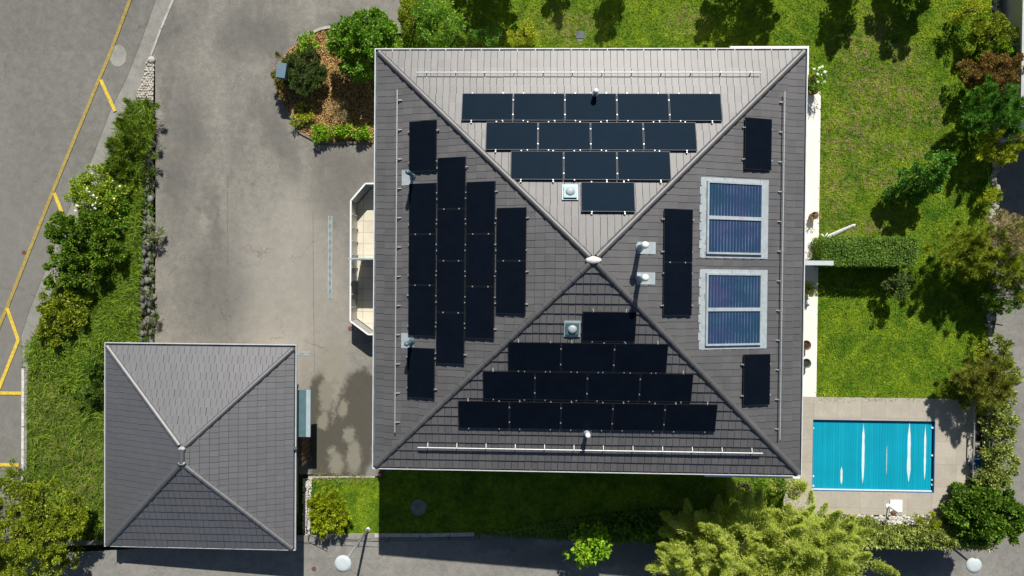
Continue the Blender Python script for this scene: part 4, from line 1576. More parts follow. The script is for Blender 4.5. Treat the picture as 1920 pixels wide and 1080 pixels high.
# ================================================================== YARD THINGS
def drain(ax, ay, bx_, by_, w, label):
    a, b = U(ax, ay, 0), U(bx_, by_, 0)
    t = thing('drain_channel', ((a.x + b.x) / 2, (a.y + b.y) / 2, 0), label, 'drain')
    d = (b - a)
    L_ = d.length
    d.normalize()
    r = Vector((-d.y, d.x, 0))
    mb = MB()
    for s in (-1, 1):
        mb.bar(a + r * s * w / 2 + Vector((0, 0, .01)), b + r * s * w / 2 + Vector((0, 0, .01)), .03, .04)
    mb.build('frame', M['kerb'], t)
    mb = MB()
    n = int(L_ / .045)
    for i in range(n):
        p = a + d * (L_ * (i + .5) / n) + Vector((0, 0, .014))
        if (i // 4) % 2:
            mb.bar(p - r * (w / 2 - .02), p + r * (w / 2 - .02), .03, .02)
        else:
            mb.bar(p - r * (w / 2 - .02), p + r * (w / 2 - .02), .018, .02)
    mb.build('grate', M['paleteal'], t)
    MB().bar(a + Vector((0, 0, -.01)), b + Vector((0, 0, -.01)), w - .03, .045).build('channel', M['teal'], t)


drain(619.5, 405, 619, 560, .15, 'long narrow drain grate in the driveway left of the bay terrace')
drain(548, 663, 582, 663, .13, 'short drain grate beside the upper right corner of the garage')


def cover(name, px, py, r, fn, mat, label, cat='manhole cover', z=.03, inner=None, sx=1.0):
    p = UH(px, py, fn)
    o = MB().lathe((p.x, p.y, p.z + z - .02), [(r, 0), (r, .02), (r * .93, .024), (r * .9, .019), (r * .25, .019), (r * .2, .026)], 24, 1, sx).build(name, mat)
    return tag(o, label, cat)


cover('manhole_cover', 46, 474, .10, hs, M['brownmetal'], 'small round iron cover beside the yellow line on the street')
cover('manhole_cover', 657, 616, .10, h0, M['brownmetal'], 'small round drain lid by the lower corner of the bay terrace', z=.026)
cover('manhole_cover', 589, 1066, .10, hr, M['brownmetal'], 'small reddish round lid in the lane left of the street lamp', z=.045)
cover('manhole_cover', 785, 951, .36, h0, M['stone'], 'large round shaft lid in the shaded lawn below the house', z=.045)
c_ = U(222, 105, .02)
patch('asphalt_repair', [[(c_.x + .38 * math.cos(k * .2618) * (1 + .05 * math.sin(k * 2.1)), c_.y + .49 * math.sin(k * .2618)) for k in range(24)]], hs, M['patchc'], .036, .25, label='pale oval asphalt repair beside the yellow line')

# letter box on a post by the mulch bed
p = U(527, 131.5, 1.45)
t = thing('letter_box', (p.x, p.y, 0), 'slate blue letter box on a post at the left rim of the mulch bed', 'letter box')
ca_, sa_ = math.cos(-.14), math.sin(-.14)
pts = [(p.x + x * ca_ - y * sa_, p.y + x * sa_ + y * ca_) for x, y in ((-.20, -.31), (.20, -.31), (.20, .31), (-.20, .31))]
pin = [(p.x + x * ca_ - y * sa_, p.y + x * sa_ + y * ca_) for x, y in ((-.17, -.28), (.17, -.28), (.17, .28), (-.17, .28))]
MB().prism(pts, 1.42, 1.46).build('lid', M['mailblue'], t)
MB().prism(pin, 1.0, 1.418).build('box', M['teal'], t)
MB().box(p.x - .04, p.x + .04, p.y - .04, p.y + .04, 0, 1.0).build('post', M['steel'], t)


# street lamps
def lamp(bx_, by_, bz, hx, hy, label):
    b = U(bx_, by_, bz)
    best = min((abs((U(hx, hy, z).to_2d() - b.to_2d()).length), z) for z in [bz + 2 + i * .1 for i in range(60)])
    z = best[1]
    hd = U(hx, hy, z)
    t = thing('street_lamp', b, label, 'street lamp', 'street lamps along the lane')
    MB().tube(b, (hd.x, hd.y, z - .12), .06, .045, 12).build('pole', M['steel'], t, smooth=True)
    MB().lathe((b.x, b.y, b.z), [(.12, 0), (.12, .05), (.07, .08)], 12).build('base_plate', M['steel'], t)
    MB().lathe((hd.x, hd.y, z), [(.10, -.20), (.28, -.10), (.335, -.02), (.33, .02), (.20, .05), (.02, .06)], 28).build('lamp_head', M['screen'], t, smooth=True)
    return z


lamp(690, 993, .0, 643, 1057, 'grey street lamp with a round pale head below the golden shrub')
lamp(1752, 1000, -2.7, 1826, 1060, 'grey street lamp with a round pale head below the round dark tree')
p = U(1088, 90, 0)
t = thing('garden_lamp', (p.x, p.y, 0), 'small grey box-headed lamp post above the upper roof edge', 'lamp post')
hd = U(1088, 66, 1.75)
MB().tube((hd.x, hd.y, 0), (hd.x, hd.y, 1.5), .035, n=8).build('pole', M['steel'], t, smooth=True)
MB().box(hd.x - .17, hd.x + .17, hd.y - .12, hd.y + .16, 1.62, 1.76).build('lamp_head', M['zincdark'], t)
MB().lathe((hd.x, hd.y - .05, 1.5), [(.10, 0), (.17, .1), (.17, .118)], 16, 1, .8).build('glass', M['white'], t, smooth=True)

# thin wire fence along the lower lawn
t = thing('wire_fence', U(740, 1006, 0), 'low dark wire fence on the kerb between the shaded lawn and the lane', 'fence')
a, b = U(566, 1009, 0), U(900, 1003, 0)
for z in (.25, .5):
    MB().tube(a + Vector((0, 0, z)), b + Vector((0, 0, z)), .010, n=5).build('wire', M['blackframe'], t)
for i in range(7):
    q = a.lerp(b, i / 6)
    MB().tube(q, q + Vector((0, 0, .55)), .016, n=6).build('post', M['blackframe'], t)
# thin rods added so that long thin shadows fall on the grass and kerb
t = thing('shadow_rods', U(590, 950, 0), 'thin dark rods added to cast thin shadows around the golden shrub beside the garage', 'shadow rods')
mb = MB()
q = [U(592, 905, 0.0), U(588, 985, 0.0), U(622, 1000, 0)]
tops = [v + Vector((0, 0, 1.0)) for v in q]
for v, w in zip(q, tops):
    mb.tube(v, w, .014, n=6)
mb.tube(tops[0], tops[1], .012, n=5).tube(tops[1], tops[2], .012, n=5).tube(q[0] + Vector((0, 0, .4)), tops[1], .010, n=5).tube(tops[0], U(625, 905, .2), .012, n=5)
mb.build('rod', M['blackframe'], t)

# short black bracket on the right wall
a, b = U(1856, 606, .3), U(1880, 610, .3)
tag(MB().bar(a, b, .05, .03).bar(a, a - Vector((0, 0, .35)), .05).build('iron_bracket', M['blackframe']), 'short black iron bar sticking out over the right lane', 'bar')

# ================================================================== STONE WORK
# cobble wedge at the driveway mouth
wedge = PX([(279, 111), (290, 116), (291, 194), (262, 190), (258, 188), (270, 150)])
patch('cobble_bed', [wedge], hs, M['kerb'], .03, 0.5)
cp = []
rg = np.random.default_rng(8)
x0_, x1_ = min(p[0] for p in wedge), max(p[0] for p in wedge)
y0_, y1_ = min(p[1] for p in wedge), max(p[1] for p in wedge)
yy = y0_
k = 0
while yy < y1_:
    xx = x0_ + (k % 2) * .06
    while xx < x1_:
        if in_poly(np.array([xx]), np.array([yy]), wedge)[0]:
            cp.append((xx + rg.normal(0, .012), yy + rg.normal(0, .012), .05 + hs(xx, yy)))
        xx += .115
    yy += .11
    k += 1
rocks('cobbles', cp, rg.uniform(.048, .066, len(cp)), M['cobble'], 9, .7, label='pointed wedge of pale rounded cobbles at the driveway mouth', cat='cobble paving', sub=2)
p = U(283, 112, .1)
rocks('kerb_stone', [(p.x, p.y, .06)], [.17], M['cobble'], 10, .7, label='single pale rounded stone at the tip of the cobble wedge', cat='stone', sub=2)

# dry stone wall facing the driveway
pts, sz = [], []
rg = np.random.default_rng(12)
yb = U(290, 200, 0).y
ye = U(290, 655, 0).y
xw0, xw1 = bx, U(286, 400).x
y = yb
while y > ye:
    hgt = hs(bx, y)
    n = max(1, int(hgt / .2))
    for j in range(n + 1):
        f = (j + .4) / (n + .6)
        x = xw1 + (xw0 - xw1) * f + rg.normal(0, .03)
        pts.append((x, y + rg.normal(0, .05), max(.03, hgt * f)))
        sz.append(rg.uniform(.10, .21))
    y -= rg.uniform(.20, .36)
rocks('stone_wall', pts, sz, M['stone'], 13, .65, label='dark dry stone wall between the shrub bank and the driveway', cat='stone wall', sub=2)
sc_poly = [(xw0 - .05, yb), (xw1 + .1, yb), (xw1 + .1, ye), (xw0 - .05, ye)]


def hrock(x, y):
    return max(0, hs(bx, y) * clamp((xw1 - x) / (xw1 - xw0), 0, 1)) + .05


scatter('wall_plants', sc_poly, hrock, 1300, .11, .045, LM['weed'], 14, .6, .22, 'dark creeping plants growing between the wall stones', None)
for i, (a, b, r, m_, lb) in enumerate(((284, 440, 18, 'alpine', 'silvery tufted cushion plant spilling over the stone wall beside the driveway'), (270, 610, 22, 'weed', 'low dark cushion plant at the garage end of the stone wall'), (272, 545, 14, 'alpine', 'pale grey green cushion plant between wall stones near the garage'), (277, 330, 12, 'weed', 'small dark cushion plant near the upper part of the stone wall'))):
    plant('cushion_plant', lb, 'plant', a, b, r, r * 1.2, .1, .75, 'spray', m_, 60 + i, nlump=3, group='cushion plants on the stone wall', L=.14, plume=.15)

# right boundary wall with grey stones
xr = U(1860, 620, .1).x
t = thing('boundary_wall', (xr, -1.5, 0), 'low grey stone boundary wall between the right lawn and the lane', 'wall')
MB().box(xr - .18, xr + .16, -9.6, 15, -3.2, -.02).build('wall', M['stone'], t)
pts = [(xr + rg.normal(0, .09), y, .02) for y in np.arange(-9.4, 14.8, .13)]
pts = [(x_ + rg.normal(0, .03), y_ + rg.normal(0, .03), .02) for x_, y_, _z in pts for _ in (0, 1)]
rocks('coping_stones', pts, rg.uniform(.05, .13, len(pts)), M['wallstone'], 15, .6, t, sub=2)
wy_ = U(1690, 1000, .0).y
xl_ = U(1590, 1000, 0).x
t = thing('retaining_wall', ((xl_ + xr) / 2, wy_, 0), 'tall grey retaining wall under the low variegated hedge below the pool', 'wall')
MB().box(xl_ - .3, xr + .16, -11.5, -11.25, -3.2, -.05).build('wall', M['stone'], t)
patch('hedge_bed', [[(11, Y0 + .02), (X1 + .02, Y0 + .02), (X1 + .02, Y1 - .05), (xr, Y1 - .05), (xr, -11.3), (11, -11.3)]], h0, M['soil'], .0)
HB = [[(12.2, Y0 - .35), (X1 + .02, Y0 - .35), (xr - .1, Y0), (xr - .1, -11.3), (12.2, -11.3)], [(X1 + .35, Y0), (xr + .1, Y0), (xr + .1, Y1 - .3), (X1 + .35, Y1 - .3)]]

# neighbouring building, upper right
nb0 = U(1913, 253, 1.5)
t = thing('neighbour_building', (nb0.x + 4, nb0.y + 7, -2.5), 'edge of a neighbouring building with a pale gutter at the upper right', 'building')
MB().box(nb0.x + .4, nb0.x + 8, nb0.y + .4, nb0.y + 15, -3.2, 1.2).build('wall', M['render'], t)
mb = MB()
mb.hexa([(nb0.x + .14, nb0.y + .1, 1.36), (nb0.x + 8, nb0.y + .1, 1.36), (nb0.x + 8, nb0.y + 15, 1.36), (nb0.x + .14, nb0.y + 15, 1.36)],
        [(nb0.x + .14, nb0.y + .1, 1.44), (nb0.x + 8, nb0.y + .1, 2.5), (nb0.x + 8, nb0.y + 15, 2.5), (nb0.x + .14, nb0.y + 15, 1.44)])
mb.build('roof', M['gtile'], t)
MB().box(nb0.x, nb0.x + .13, nb0.y, nb0.y + 15.1, 1.40, 1.50).build('gutter', M['alu'], t)

# ================================================================== VEGETATION
def out_parts(poly, x, y):
    return in_poly(x, y, poly)


# lawn blades (uncountable)
def not_under_house(x, y, rg):
    return ~((x > wx0) & (x < tx) & (y < U(1530, 172).y) & (y > wy0)) & ~((x > wx0) & (x < wx1) & (y > wy0) & (y < wy1))


vis_a = [(p[0], min(p[1], 13.5)) for p in lawn_a]
scatter('grass', vis_a, h0, 430, .09, .030, M['lawnblade'], 21, .55, 0, 'short green and dry lawn grass', None, keep=not_under_house)
scatter('grass', lawn_b, h0, 380, .085, .022, M['lawnblade'], 22, .55, 0, 'short lawn grass below the house', None, keep=not_under_house)
lower_bank = [p for p in bank_poly]
scatter('grass', lower_bank, hs, 420, .13, .026, M['bankblade'], 23, .6, 0, 'rough grass on the street bank', None)
# taller dry grass fringe above the small lawn
fr = PX([(585, 884), (670, 884), (700, 896), (700, 902), (585, 902)])
scatter('dry_grass', fr, h0, 160, .30, .016, LM['brown'], 24, .9, 0, 'thin dry grass fringe at the driveway end', None, bias=(0, .3))
# mulch chips
scatter('mulch', bed, lambda x, y: .035, 900, .10, .035, LM['mulch'], 25, .12, .05, 'orange brown bark mulch in the planting bed', None)
emb = [(p.x, p.y) for p in top] + [(p.x, p.y) for p in reversed(bot)]


def hemb(x, y):
    for i in range(len(top) - 1):
        if top[i].x <= x <= top[i + 1].x:
            f = (x - top[i].x) / max(1e-4, top[i + 1].x - top[i].x)
            yt = top[i].y + (top[i + 1].y - top[i].y) * f
            yb_ = bot[i].y + (bot[i + 1].y - bot[i].y) * f
            zb = bot[i].z + (bot[i + 1].z - bot[i].z) * f
            g = clamp((yt - y) / max(1e-3, yt - yb_), 0, 1)
            return zb * g + .04
    return 0


scatter('ground_cover', emb, hemb, 700, .12, .06, LM['weed'], 26, .6, .22, 'dark leafy ground cover on the shaded embankment', None)
# long evergreen sprays of the left bank
sprp = PX([(268, 192), (288, 192), (290, 240), (268, 330), (262, 640), (200, 640), (60, 640), (120, 600), (170, 520), (205, 480), (230, 400), (200, 335), (218, 290), (245, 200)], hs)


def hspr(x, y):
    return hs(x, y) + .18 + .14 * math.sin(x * 3.1 + 1) * math.sin(y * 2.3)


scatter('evergreen_sprays', sprp, hspr, 1200, .30, .026, LM['spray'], 27, .35, .16, 'bright evergreen sprays carpeting the bank above the stone wall', None, bias=(.35, -.5))
sprp2 = PX([(50, 645), (198, 645), (198, 700), (150, 735), (100, 700), (60, 690)], hs)
scatter('evergreen_sprays', sprp2, hspr, 420, .26, .03, LM['spray'], 28, .35, .1, 'green sprays carpeting the bank left of the garage', None, bias=(.2, -.4))

for i_, hb in enumerate(HB):
    scatter('hedge_undergrowth', hb, lambda x, y: .35, 900, .13, .06, LM['varieg'], 70 + i_, .5, .35, ('pale leafy undergrowth along the wall below the pool', 'pale leafy undergrowth beside the lane right of the pool')[i_], None)
sprp3 = PX([(50, 640), (198, 640), (196, 1010), (150, 1010), (60, 900), (52, 760)], hs)
scatter('rough_growth', sprp3, hs, 90, .32, .026, LM['spray'], 29, .5, .12, 'overgrown rough green weeds on the bank left of the garage', None, bias=(.2, -.3))
P = plant
# ---- left bank, from the pavement down
P('clipped_evergreen', 'clipped bright green evergreen mound just below the cobble wedge', 'shrub', 262, 232, 32, 46, .05, 1.25, 'spray', 'spray', 101, lumps=[(264, 214, 26, 24, -.05, .45), (256, 250, 30, 34, 0, .48), (244, 292, 32, 34, 0, .5), (232, 330, 26, 26, -.1, .45)], dens=1.1, L=.17)
P('rose_bush', 'yellow green rose bush with white flowers leaning over the pavement', 'rose bush', 184, 362, 56, 52, .4, 1.9, 'small', 'rose', 102, nlump=7, dens=.8, flowers=34, L=.09, W=.05, rag=.24)
P('deciduous_shrub', 'broad dark green leafy shrub on the street bank, directly below the white roses', 'shrub', 150, 452, 78, 60, .6, 2.3, 'small', 'mid', 103, lumps=[(130, 432, 36, 32, 0, .4), (175, 430, 42, 36, .1, .45), (195, 470, 36, 38, 0, .4), (142, 478, 42, 36, .05, .42), (118, 515, 30, 30, -.1, .35), (160, 510, 38, 34, -.1, .38)], dens=1.5, L=.10, W=.06, rag=.12)
P('deciduous_shrub', 'yellowish green shrub at the lower end of the shrub row beside the street', 'shrub', 105, 585, 56, 56, .8, 1.9, 'small', 'yolive', 104, lumps=[(92, 560, 26, 28, 0, .4), (128, 568, 36, 30, .05, .42), (102, 598, 32, 30, 0, .42), (135, 600, 28, 28, -.1, .4), (92, 630, 22, 18, -.15, .35)], L=.09, W=.055)
P('laurel_shrub', 'mid green shrub against the stone wall beside the dark green shrub', 'shrub', 205, 395, 36, 50, .5, 1.6, 'small', 'laurel', 105, nlump=5, L=.09, W=.055, dens=.8)
P('low_shrub', 'low dark green shrub on the bank touching the upper left garage corner', 'shrub', 176, 684, 28, 24, 1.0, 1.9, 'small', 'dark', 106, nlump=4)
P('low_shrub', 'sprawling green shrub on the bank beside the upper left garage wall', 'shrub', 178, 740, 22, 34, 1.0, 1.6, 'spray', 'weed', 107, nlump=4, L=.14)
P('small_tree', 'large yellow green tree at the lower left beside the parking bays', 'tree', 68, 985, 100, 100, 1.3, 4.3, 'small', 'yolive', 108, lumps=[(40, 930, 50, 44, .1, .3), (100, 940, 48, 40, .1, .3), (30, 1000, 54, 50, .2, .33), (95, 1000, 54, 46, .3, .35), (135, 975, 34, 34, -.2, .25), (60, 1055, 58, 44, 0, .3), (120, 1040, 28, 26, -.4, .22), (-10, 960, 40, 60, 0, .3), (-5, 1050, 50, 50, 0, .3)], stem='trunk', foliage='crown', L=.10, W=.045, dens=.9, rag=.24)
P('sapling', 'thin wispy green sapling above the yellow green tree beside the white kerb', 'sapling', 26, 893, 30, 22, 1.4, 2.4, 'twig', 'spray', 109, nlump=3, dens=.35)
P('low_shrub', 'dark green shrub tucked between the yellow green tree and the garage', 'shrub', 158, 975, 24, 32, 1.3, 2.2, 'small', 'dark', 110, nlump=4)

# ---- mulch bed
P('laurel_shrub', 'big round glossy green laurel bush beside the upper left corner of the house roof', 'shrub', 684, 84, 74, 70, 0, 2.6, 'laurel', 'laurel', 120, nlump=8, jitter=.5, dens=1.15, rag=.09)
P('juniper_shrub', 'round dark grey green juniper beside the letter box', 'shrub', 573, 139, 41, 50, 0, 1.2, 'small', 'juniper', 121, nlump=8, rag=.06, dens=2.2, jitter=.5, L=.085, W=.026)
P('juniper_shrub', 'yellow green fringe shrub under and left of the letter box', 'shrub', 534, 135, 20, 42, 0, 1.0, 'needle', 'olive', 122, nlump=4, plume=.2)
P('low_shrub', 'small bright green shrub above the round juniper at the pale bed edging', 'shrub', 580, 82, 26, 18, 0, .9, 'laurel', 'bright', 123, nlump=4, dens=.9, L=.1)
P('ground_cover_plant', 'bright green leafy plant at the lowest corner of the mulch bed', 'plant', 610, 252, 34, 16, 0, .5, 'laurel', 'bright', 124, nlump=4, dens=1.0, L=.11, W=.07)
P('ground_cover_plant', 'bright green leafy plant in the mulch bed close to the house eaves', 'plant', 664, 246, 32, 18, 0, .5, 'laurel', 'bright', 125, nlump=4, dens=1.0, L=.11, W=.07)
P('ground_cover_plant', 'yellow green small plant in the mulch below the round juniper', 'plant', 574, 208, 22, 22, 0, .45, 'small', 'lime', 126, nlump=3, dens=.6)
P('ground_cover_plant', 'low pale green plant on the left rim of the mulch bed', 'plant', 557, 226, 14, 14, 0, .35, 'small', 'rose', 127, nlump=3, dens=.6)
P('dry_plant', 'pale dry twiggy plant in the middle of the mulch bed', 'plant', 640, 214, 24, 16, 0, .4, 'twig', 'brown', 128, nlump=3, dens=.3)
kerb('kerb', [(590, 61), (604, 55), (622, 52), (645, 52)], .12, .12, h0, M['kerb'], 'pale curved edging at the top of the mulch bed')
kerb('kerb', [(522, 184), (545, 217), (560, 247), (600, 268.5), (650, 268), (700, 267)], .09, .08, h0, M['stone'], 'low stone edging along the lower rim of the mulch bed')

# ---- above the house
P('mixed_shrub', 'brownish green shrub at the upper left edge of the garden beside the driveway', 'shrub', 772, 30, 24, 44, 0, 1.8, 'small', 'yolive', 130, nlump=5, dens=.8)
P('tall_shrub', 'tall mid green shrub above the upper left part of the roof', 'shrub', 818, 44, 50, 50, 0, 2.3, 'laurel', 'laurel', 131, nlump=7, L=.12, W=.045, rag=.2, dens=1.0)
P('low_shrub', 'small dark shrub hidden in tree shade above the roof', 'shrub', 914, 68, 34, 20, 0, .9, 'small', 'fern', 132, nlump=4)
P('low_shrub', 'yellow green low shrub above the roof edge, left of the garden lamp', 'shrub', 985, 68, 34, 26, 0, .8, 'small', 'lime', 133, nlump=5, dens=.75)
P('low_shrub', 'dark green low plant at the roof edge right of the tall shrub', 'shrub', 880, 78, 24, 14, 0, .6, 'small', 'dark', 134, nlump=3)
gr = 'trees beyond the upper lawn edge'
for i, (a, b, rx_, ry_, zt, lb) in enumerate((
        (920, -96, 72, 60, 3.4, 'broad dark tree beyond the upper lawn that shades the left shrubs'),
        (1062, -110, 26, 30, 3.0, 'small tree beyond the upper lawn near the garden lamp'),
        (1172, -98, 34, 40, 3.3, 'slender dark tree beyond the upper lawn above the middle of the roof'),
        (1432, -86, 84, 56, 3.5, 'wide dark tree beyond the upper lawn near the right roof corner'),
        (1626, -84, 40, 52, 3.3, 'narrow dark tree beyond the lawn right of the roof'),
        (1745, -90, 56, 56, 3.4, 'dark tree beyond the upper right corner of the lawn'))):
    P('garden_tree', lb, 'tree', a, b, rx_, ry_, 0, zt, 'small', 'dark', 140 + i, nlump=6, group=gr, stem='trunk', foliage='crown', dens=.7, rag=.25, L=.12, W=.06)

# ---- lawn on the right
t = thing('clipped_hedge', U(1628, 472, 0), 'clipped rectangular dark green hedge standing across the right lawn', 'hedge')
a, b = U(1547, 445, 1.35), U(1718, 499, 1.35)
rg = np.random.default_rng(30)
n = 15000
x = rg.uniform(a.x, b.x, n)
y = rg.uniform(b.y, a.y, n)
z = np.full(n, 1.32) + rg.normal(0, .045, n) + .05 * np.sin(x * 2.1) * np.sin(y * 5)
k = rg.uniform(0, 1, n)
side = k < .36
s4 = rg.integers(0, 4, n)
z[side] = rg.uniform(.05, 1.3, side.sum())
x = np.where(side & (s4 == 0), a.x + rg.normal(0, .04, n), x)
x = np.where(side & (s4 == 1), b.x + rg.normal(0, .05, n), x)
y = np.where(side & (s4 == 2), a.y + rg.normal(0, .04, n), y)
y = np.where(side & (s4 == 3), b.y + rg.normal(0, .04, n), y)
rim = ~side
x[rim] += rg.normal(0, .03, rim.sum())
D = np.stack([rg.normal(0, 1, n), rg.normal(0, 1, n), rg.uniform(-.2, 1.2, n)], 1)
N = np.stack([rg.normal(0, .5, n), rg.normal(0, .5, n), np.ones(n)], 1)
np_mesh('foliage', leaves(np.stack([x, y, z], 1), D, N, rg.uniform(.05, .105, n), rg.uniform(.03, .055, n)), 4, LM['laurel'] if False else leaf_mat('hedge_leaves', (.020, .050, .006), (.050, .100, .012), (.12, .17, .025)), t)
mb = MB()
for i in range(16):
    xx = a.x + (b.x - a.x) * (i + .5) / 16
    mb.tube((xx, (a.y + b.y) / 2, 0), (xx + .05, (a.y + b.y) / 2 + .1 * (-1) ** i, 1.1), .03, .015, 6)
mb.build('stem', M['bark'], t)
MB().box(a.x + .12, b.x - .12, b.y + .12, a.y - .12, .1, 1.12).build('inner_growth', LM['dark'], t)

P('small_tree', 'small dark green tree on the lawn above the clipped hedge', 'tree', 1737, 322, 36, 42, .1, 2.9, 'small', 'fern', 150, lumps=[(1744, 300, 20, 18, .8, .16), (1738, 318, 26, 24, .2, .2), (1722, 335, 26, 24, -.3, .2), (1755, 335, 24, 24, -.4, .2), (1735, 350, 30, 24, -.9, .2), (1705, 350, 24, 22, -1.1, .15)], stem='trunk', foliage='crown', dens=1.1, rag=.25, L=.10, W=.05)
P('small_tree', 'tiny bluish green tree at the lower right end of the clipped hedge', 'tree', 1682, 538, 24, 30, .1, 1.9, 'small', 'juniper', 151, nlump=4, stem='trunk', foliage='crown', rag=.3, dens=.9)

# ---- right border, from the top
P('border_shrub', 'yellow green shrub at the top of the right border', 'shrub', 1815, 22, 30, 26, 0, 1.7, 'small', 'lime', 160, nlump=5, dens=.8)
P('border_shrub', 'mixed brown and green shrub between the yellow green and the reddish shrubs', 'shrub', 1862, 62, 46, 36, 0, 1.7, 'small', 'yolive', 161, nlump=6, rag=.25)
P('border_shrub', 'bright green low shrub directly above the reddish shrub', 'shrub', 1874, 92, 36, 20, 0, 1.3, 'small', 'bright', 162, nlump=4)
P('reddish_shrub', 'spreading red brown shrub in the right border', 'shrub', 1862, 134, 58, 34, 0, 2.0, 'small', 'red', 163, nlump=7, rag=.26, dens=1.0, L=.09, W=.04)
P('conifer', 'deep green feathery conifer below the reddish shrub', 'conifer', 1857, 212, 56, 50, 0, 2.6, 'fern', 'fern', 164, nlump=6, rag=.2)
P('ferny_shrub', 'bright yellow green feathery shrub leaning over the right wall', 'shrub', 1868, 284, 44, 30, 0, 1.8, 'fern', 'lime', 165, nlump=6, plume=.45, rag=.3, L=.14, W=.04, dens=.6)
P('low_shrub', 'small yellow cushion shrub on the stone wall above the big brownish bush', 'shrub', 1856, 372, 22, 17, 0, 1.0, 'small', 'gold', 166, nlump=4, dens=.9)
P('evergreen_shrub', 'big sprawling olive and brown bush at the right end of the lawn', 'shrub', 1842, 478, 92, 64, 0, 2.6, 'twig', 'yolive', 167, lumps=[(1790, 470, 44, 30, 0, .35), (1830, 450, 46, 34, .1, .4), (1850, 490, 50, 36, .1, .4), (1895, 480, 44, 44, 0, .35), (1810, 490, 40, 26, -.1, .3), (1890, 530, 36, 40, -.3, .3)], rag=.26, dens=.95)
P('twiggy_shrub', 'pale brown twiggy bush top between the olive bush and the yellow cushion', 'shrub', 1874, 445, 44, 38, .6, 2.9, 'twig', 'brown', 168, nlump=5, dens=.45, rag=.3)
P('evergreen_shrub', 'dark green bush below the big brownish bush over the lane wall', 'shrub', 1872, 556, 42, 38, -.3, 1.9, 'small', 'dark', 169, nlump=5, rag=.25, dens=.9)
P('low_shrub', 'small golden shrub at the lower end of the right stone wall', 'shrub', 1838, 656, 16, 16, 0, .8, 'small', 'gold', 170, nlump=3, dens=.6)
P('evergreen_shrub', 'olive brown feathery bush above the right end of the pool', 'shrub', 1838, 714, 46, 50, 0, 2.1, 'twig', 'olive', 171, nlump=7, rag=.24, dens=.95)
P('variegated_hedge', 'tall pale variegated hedge along the lane right of the pool', 'hedge', 1868, 790, 34, 110, -.3, 1.5, 'laurel', 'varieg', 172, lumps=[(1876, 660, 22, 30, -.2, .3), (1880, 700, 24, 32, -.1, .3), (1872, 750, 28, 30, 0, .35), (1866, 790, 32, 30, 0, .35), (1866, 830, 32, 30, 0, .35), (1868, 868, 30, 28, 0, .35), (1866, 900, 26, 22, -.1, .3)], L=.11, W=.05, dens=1.7, rag=.2)
P('round_tree', 'round dense dark green ball tree at the lower right corner of the pool paving', 'tree', 1842, 963, 70, 68, -.9, 1.9, 'big', 'dark', 173, nlump=9, jitter=.5, rag=.06, dens=4.2, stem='trunk', foliage='crown', L=.12, W=.08)
P('variegated_hedge', 'low pale variegated hedge running below the gravel strip', 'hedge', 1690, 993, 100, 16, -.2, 1.0, 'laurel', 'varieg', 174, lumps=[(1605 + 22 * k_, 991 + 1.5 * k_, 26, 19, 0, .42) for k_ in range(9)], L=.09, W=.045, dens=1.9, rag=.2)
P('low_shrub', 'yellow olive round shrub in the gravel strip below the pool', 'shrub', 1732, 974, 26, 15, 0, .7, 'needle', 'gold', 175, nlump=4, dens=.7, plume=.12)
P('low_shrub', 'tiny dark olive plant below the garden shower', 'shrub', 1657, 980, 9, 7, 0, .5, 'small', 'olive', 176, nlump=2)

# ---- below the house
P('golden_shrub', 'golden yellow spiky shrub on the small lawn beside the garage', 'shrub', 620, 958, 38, 44, 0, 1.1, 'spray', 'gold', 180, nlump=6, rag=.2, L=.17, W=.035, dens=1.0, plume=.3, droop=.1)
P('small_tree', 'bright green small leafy tree catching sun beside the shaded lane', 'tree', 1104, 1018, 46, 44, -1.0, 2.1, 'big', 'bright', 181, nlump=6, rag=.2, dens=.75, stem='trunk', foliage='crown', L=.17, W=.13)
P('shade_shrub', 'dark leafy shrub in deep shade between the small bright tree and the willow', 'shrub', 1180, 985, 54, 26, -.6, .7, 'big', 'dark', 182, nlump=5, dens=.8)
P('shade_shrub', 'dark low shrub in deep shade at the left rim of the willow', 'shrub', 1256, 1000, 40, 34, -.8, .9, 'small', 'dark', 183, nlump=4, dens=.8)
P('shade_shrub', 'dark green shrub under the lower right eaves of the house', 'shrub', 1400, 915, 90, 22, 0, 1.4, 'small', 'dark', 184, lumps=[(1330, 920, 34, 22, 0, .4), (1390, 912, 36, 20, 0, .4), (1450, 912, 34, 20, 0, .4)], dens=.8)
P('bamboo', 'fine leafed bright green bamboo at the lower right corner of the house', 'bamboo', 1512, 915, 44, 34, 0, 2.3, 'willow', 'willow', 185, lumps=[(1480, 912, 22, 16, -.2, .35), (1504, 928, 20, 16, -.3, .3), (1520, 950, 20, 14, -.5, .2)], dens=.55, plume=.3)
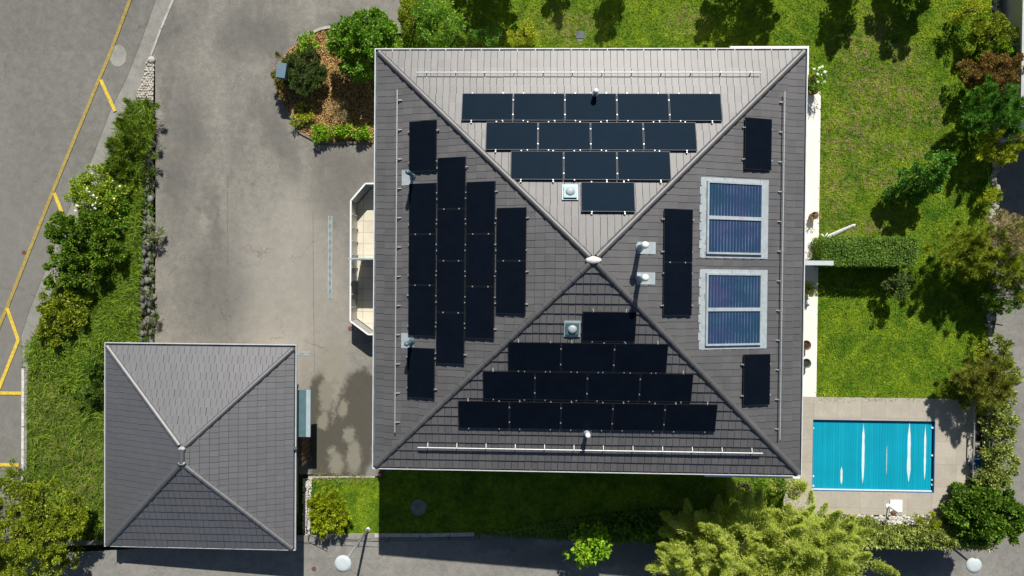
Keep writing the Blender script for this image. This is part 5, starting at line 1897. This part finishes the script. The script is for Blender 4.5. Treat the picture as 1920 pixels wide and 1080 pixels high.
P('willow', 'large feathery light green willow filling the lower right below the house', 'tree', 1430, 1010, 190, 100, -1.6, 4.0, 'willow', 'willow', 186,
  lumps=[(1330, 991, 50, 34, .1, .24), (1387, 966, 48, 32, .3, .28), (1447, 981, 52, 34, .5, .30), (1507, 981, 52, 34, .4, .28), (1562, 1001, 46, 30, .0, .24), (1290, 1030, 40, 30, -.2, .22), (1275, 1062, 40, 34, -.3, .22), (1292, 990, 34, 26, -.3, .2), (1312, 1046, 46, 34, -.1, .24), (1362, 1036, 50, 36, .4, .3),
         (1422, 1036, 52, 36, .7, .32), (1487, 1041, 54, 36, .6, .30), (1552, 1051, 52, 34, .1, .25), (1597, 1051, 40, 28, -.2, .2), (1572, 1021, 44, 28, -.1, .22), (1545, 1000, 38, 20, -.3, .2), (1332, 1096, 50, 40, .0, .26), (1402, 1101, 54, 40, .5, .3), (1472, 1101, 54, 40, .5, .3), (1542, 1104, 50, 36, .1, .25)],
  stem='trunk', foliage='crown', paxis=(-.4, .45, .6), fill=.16, dens=1.0, base=U(1440, 1000, -1.6))

# ================================================================== LIGHT
w = bpy.data.worlds.new('World')
SC.world = w
w.use_nodes = True
nt = w.node_tree
bg = nt.nodes['Background']
sky = nt.nodes.new('ShaderNodeTexSky')
sky.sky_type = 'NISHITA'
sky.sun_disc = False
EL = R_(45)
AZ = math.atan2(0.18, 1.0)       # clockwise from north (+Y) towards +X
sky.sun_elevation = EL
sky.sun_rotation = AZ
sky.altitude = 500
nt.links.new(sky.outputs[0], bg.inputs['Color'])
bg.inputs['Strength'].default_value = 0.055
sd = bpy.data.lights.new('sun', 'SUN')
sd.energy = 4.9
sd.angle = R_(0.5)
sd.color = (1.0, 0.955, 0.88)
so = bpy.data.objects.new('sun', sd)
COL.objects.link(so)
to_sun = Vector((math.sin(AZ) * math.cos(EL), math.cos(AZ) * math.cos(EL), math.sin(EL)))
so.rotation_euler = to_sun.to_track_quat('Z', 'Y').to_euler()
so.location = to_sun * 60
SC.view_settings.view_transform = 'Standard'
SC.view_settings.look = 'None'
SC.view_settings.exposure = 0.2
SC.view_settings.gamma = 1.0
SC.view_settings.use_curve_mapping = False
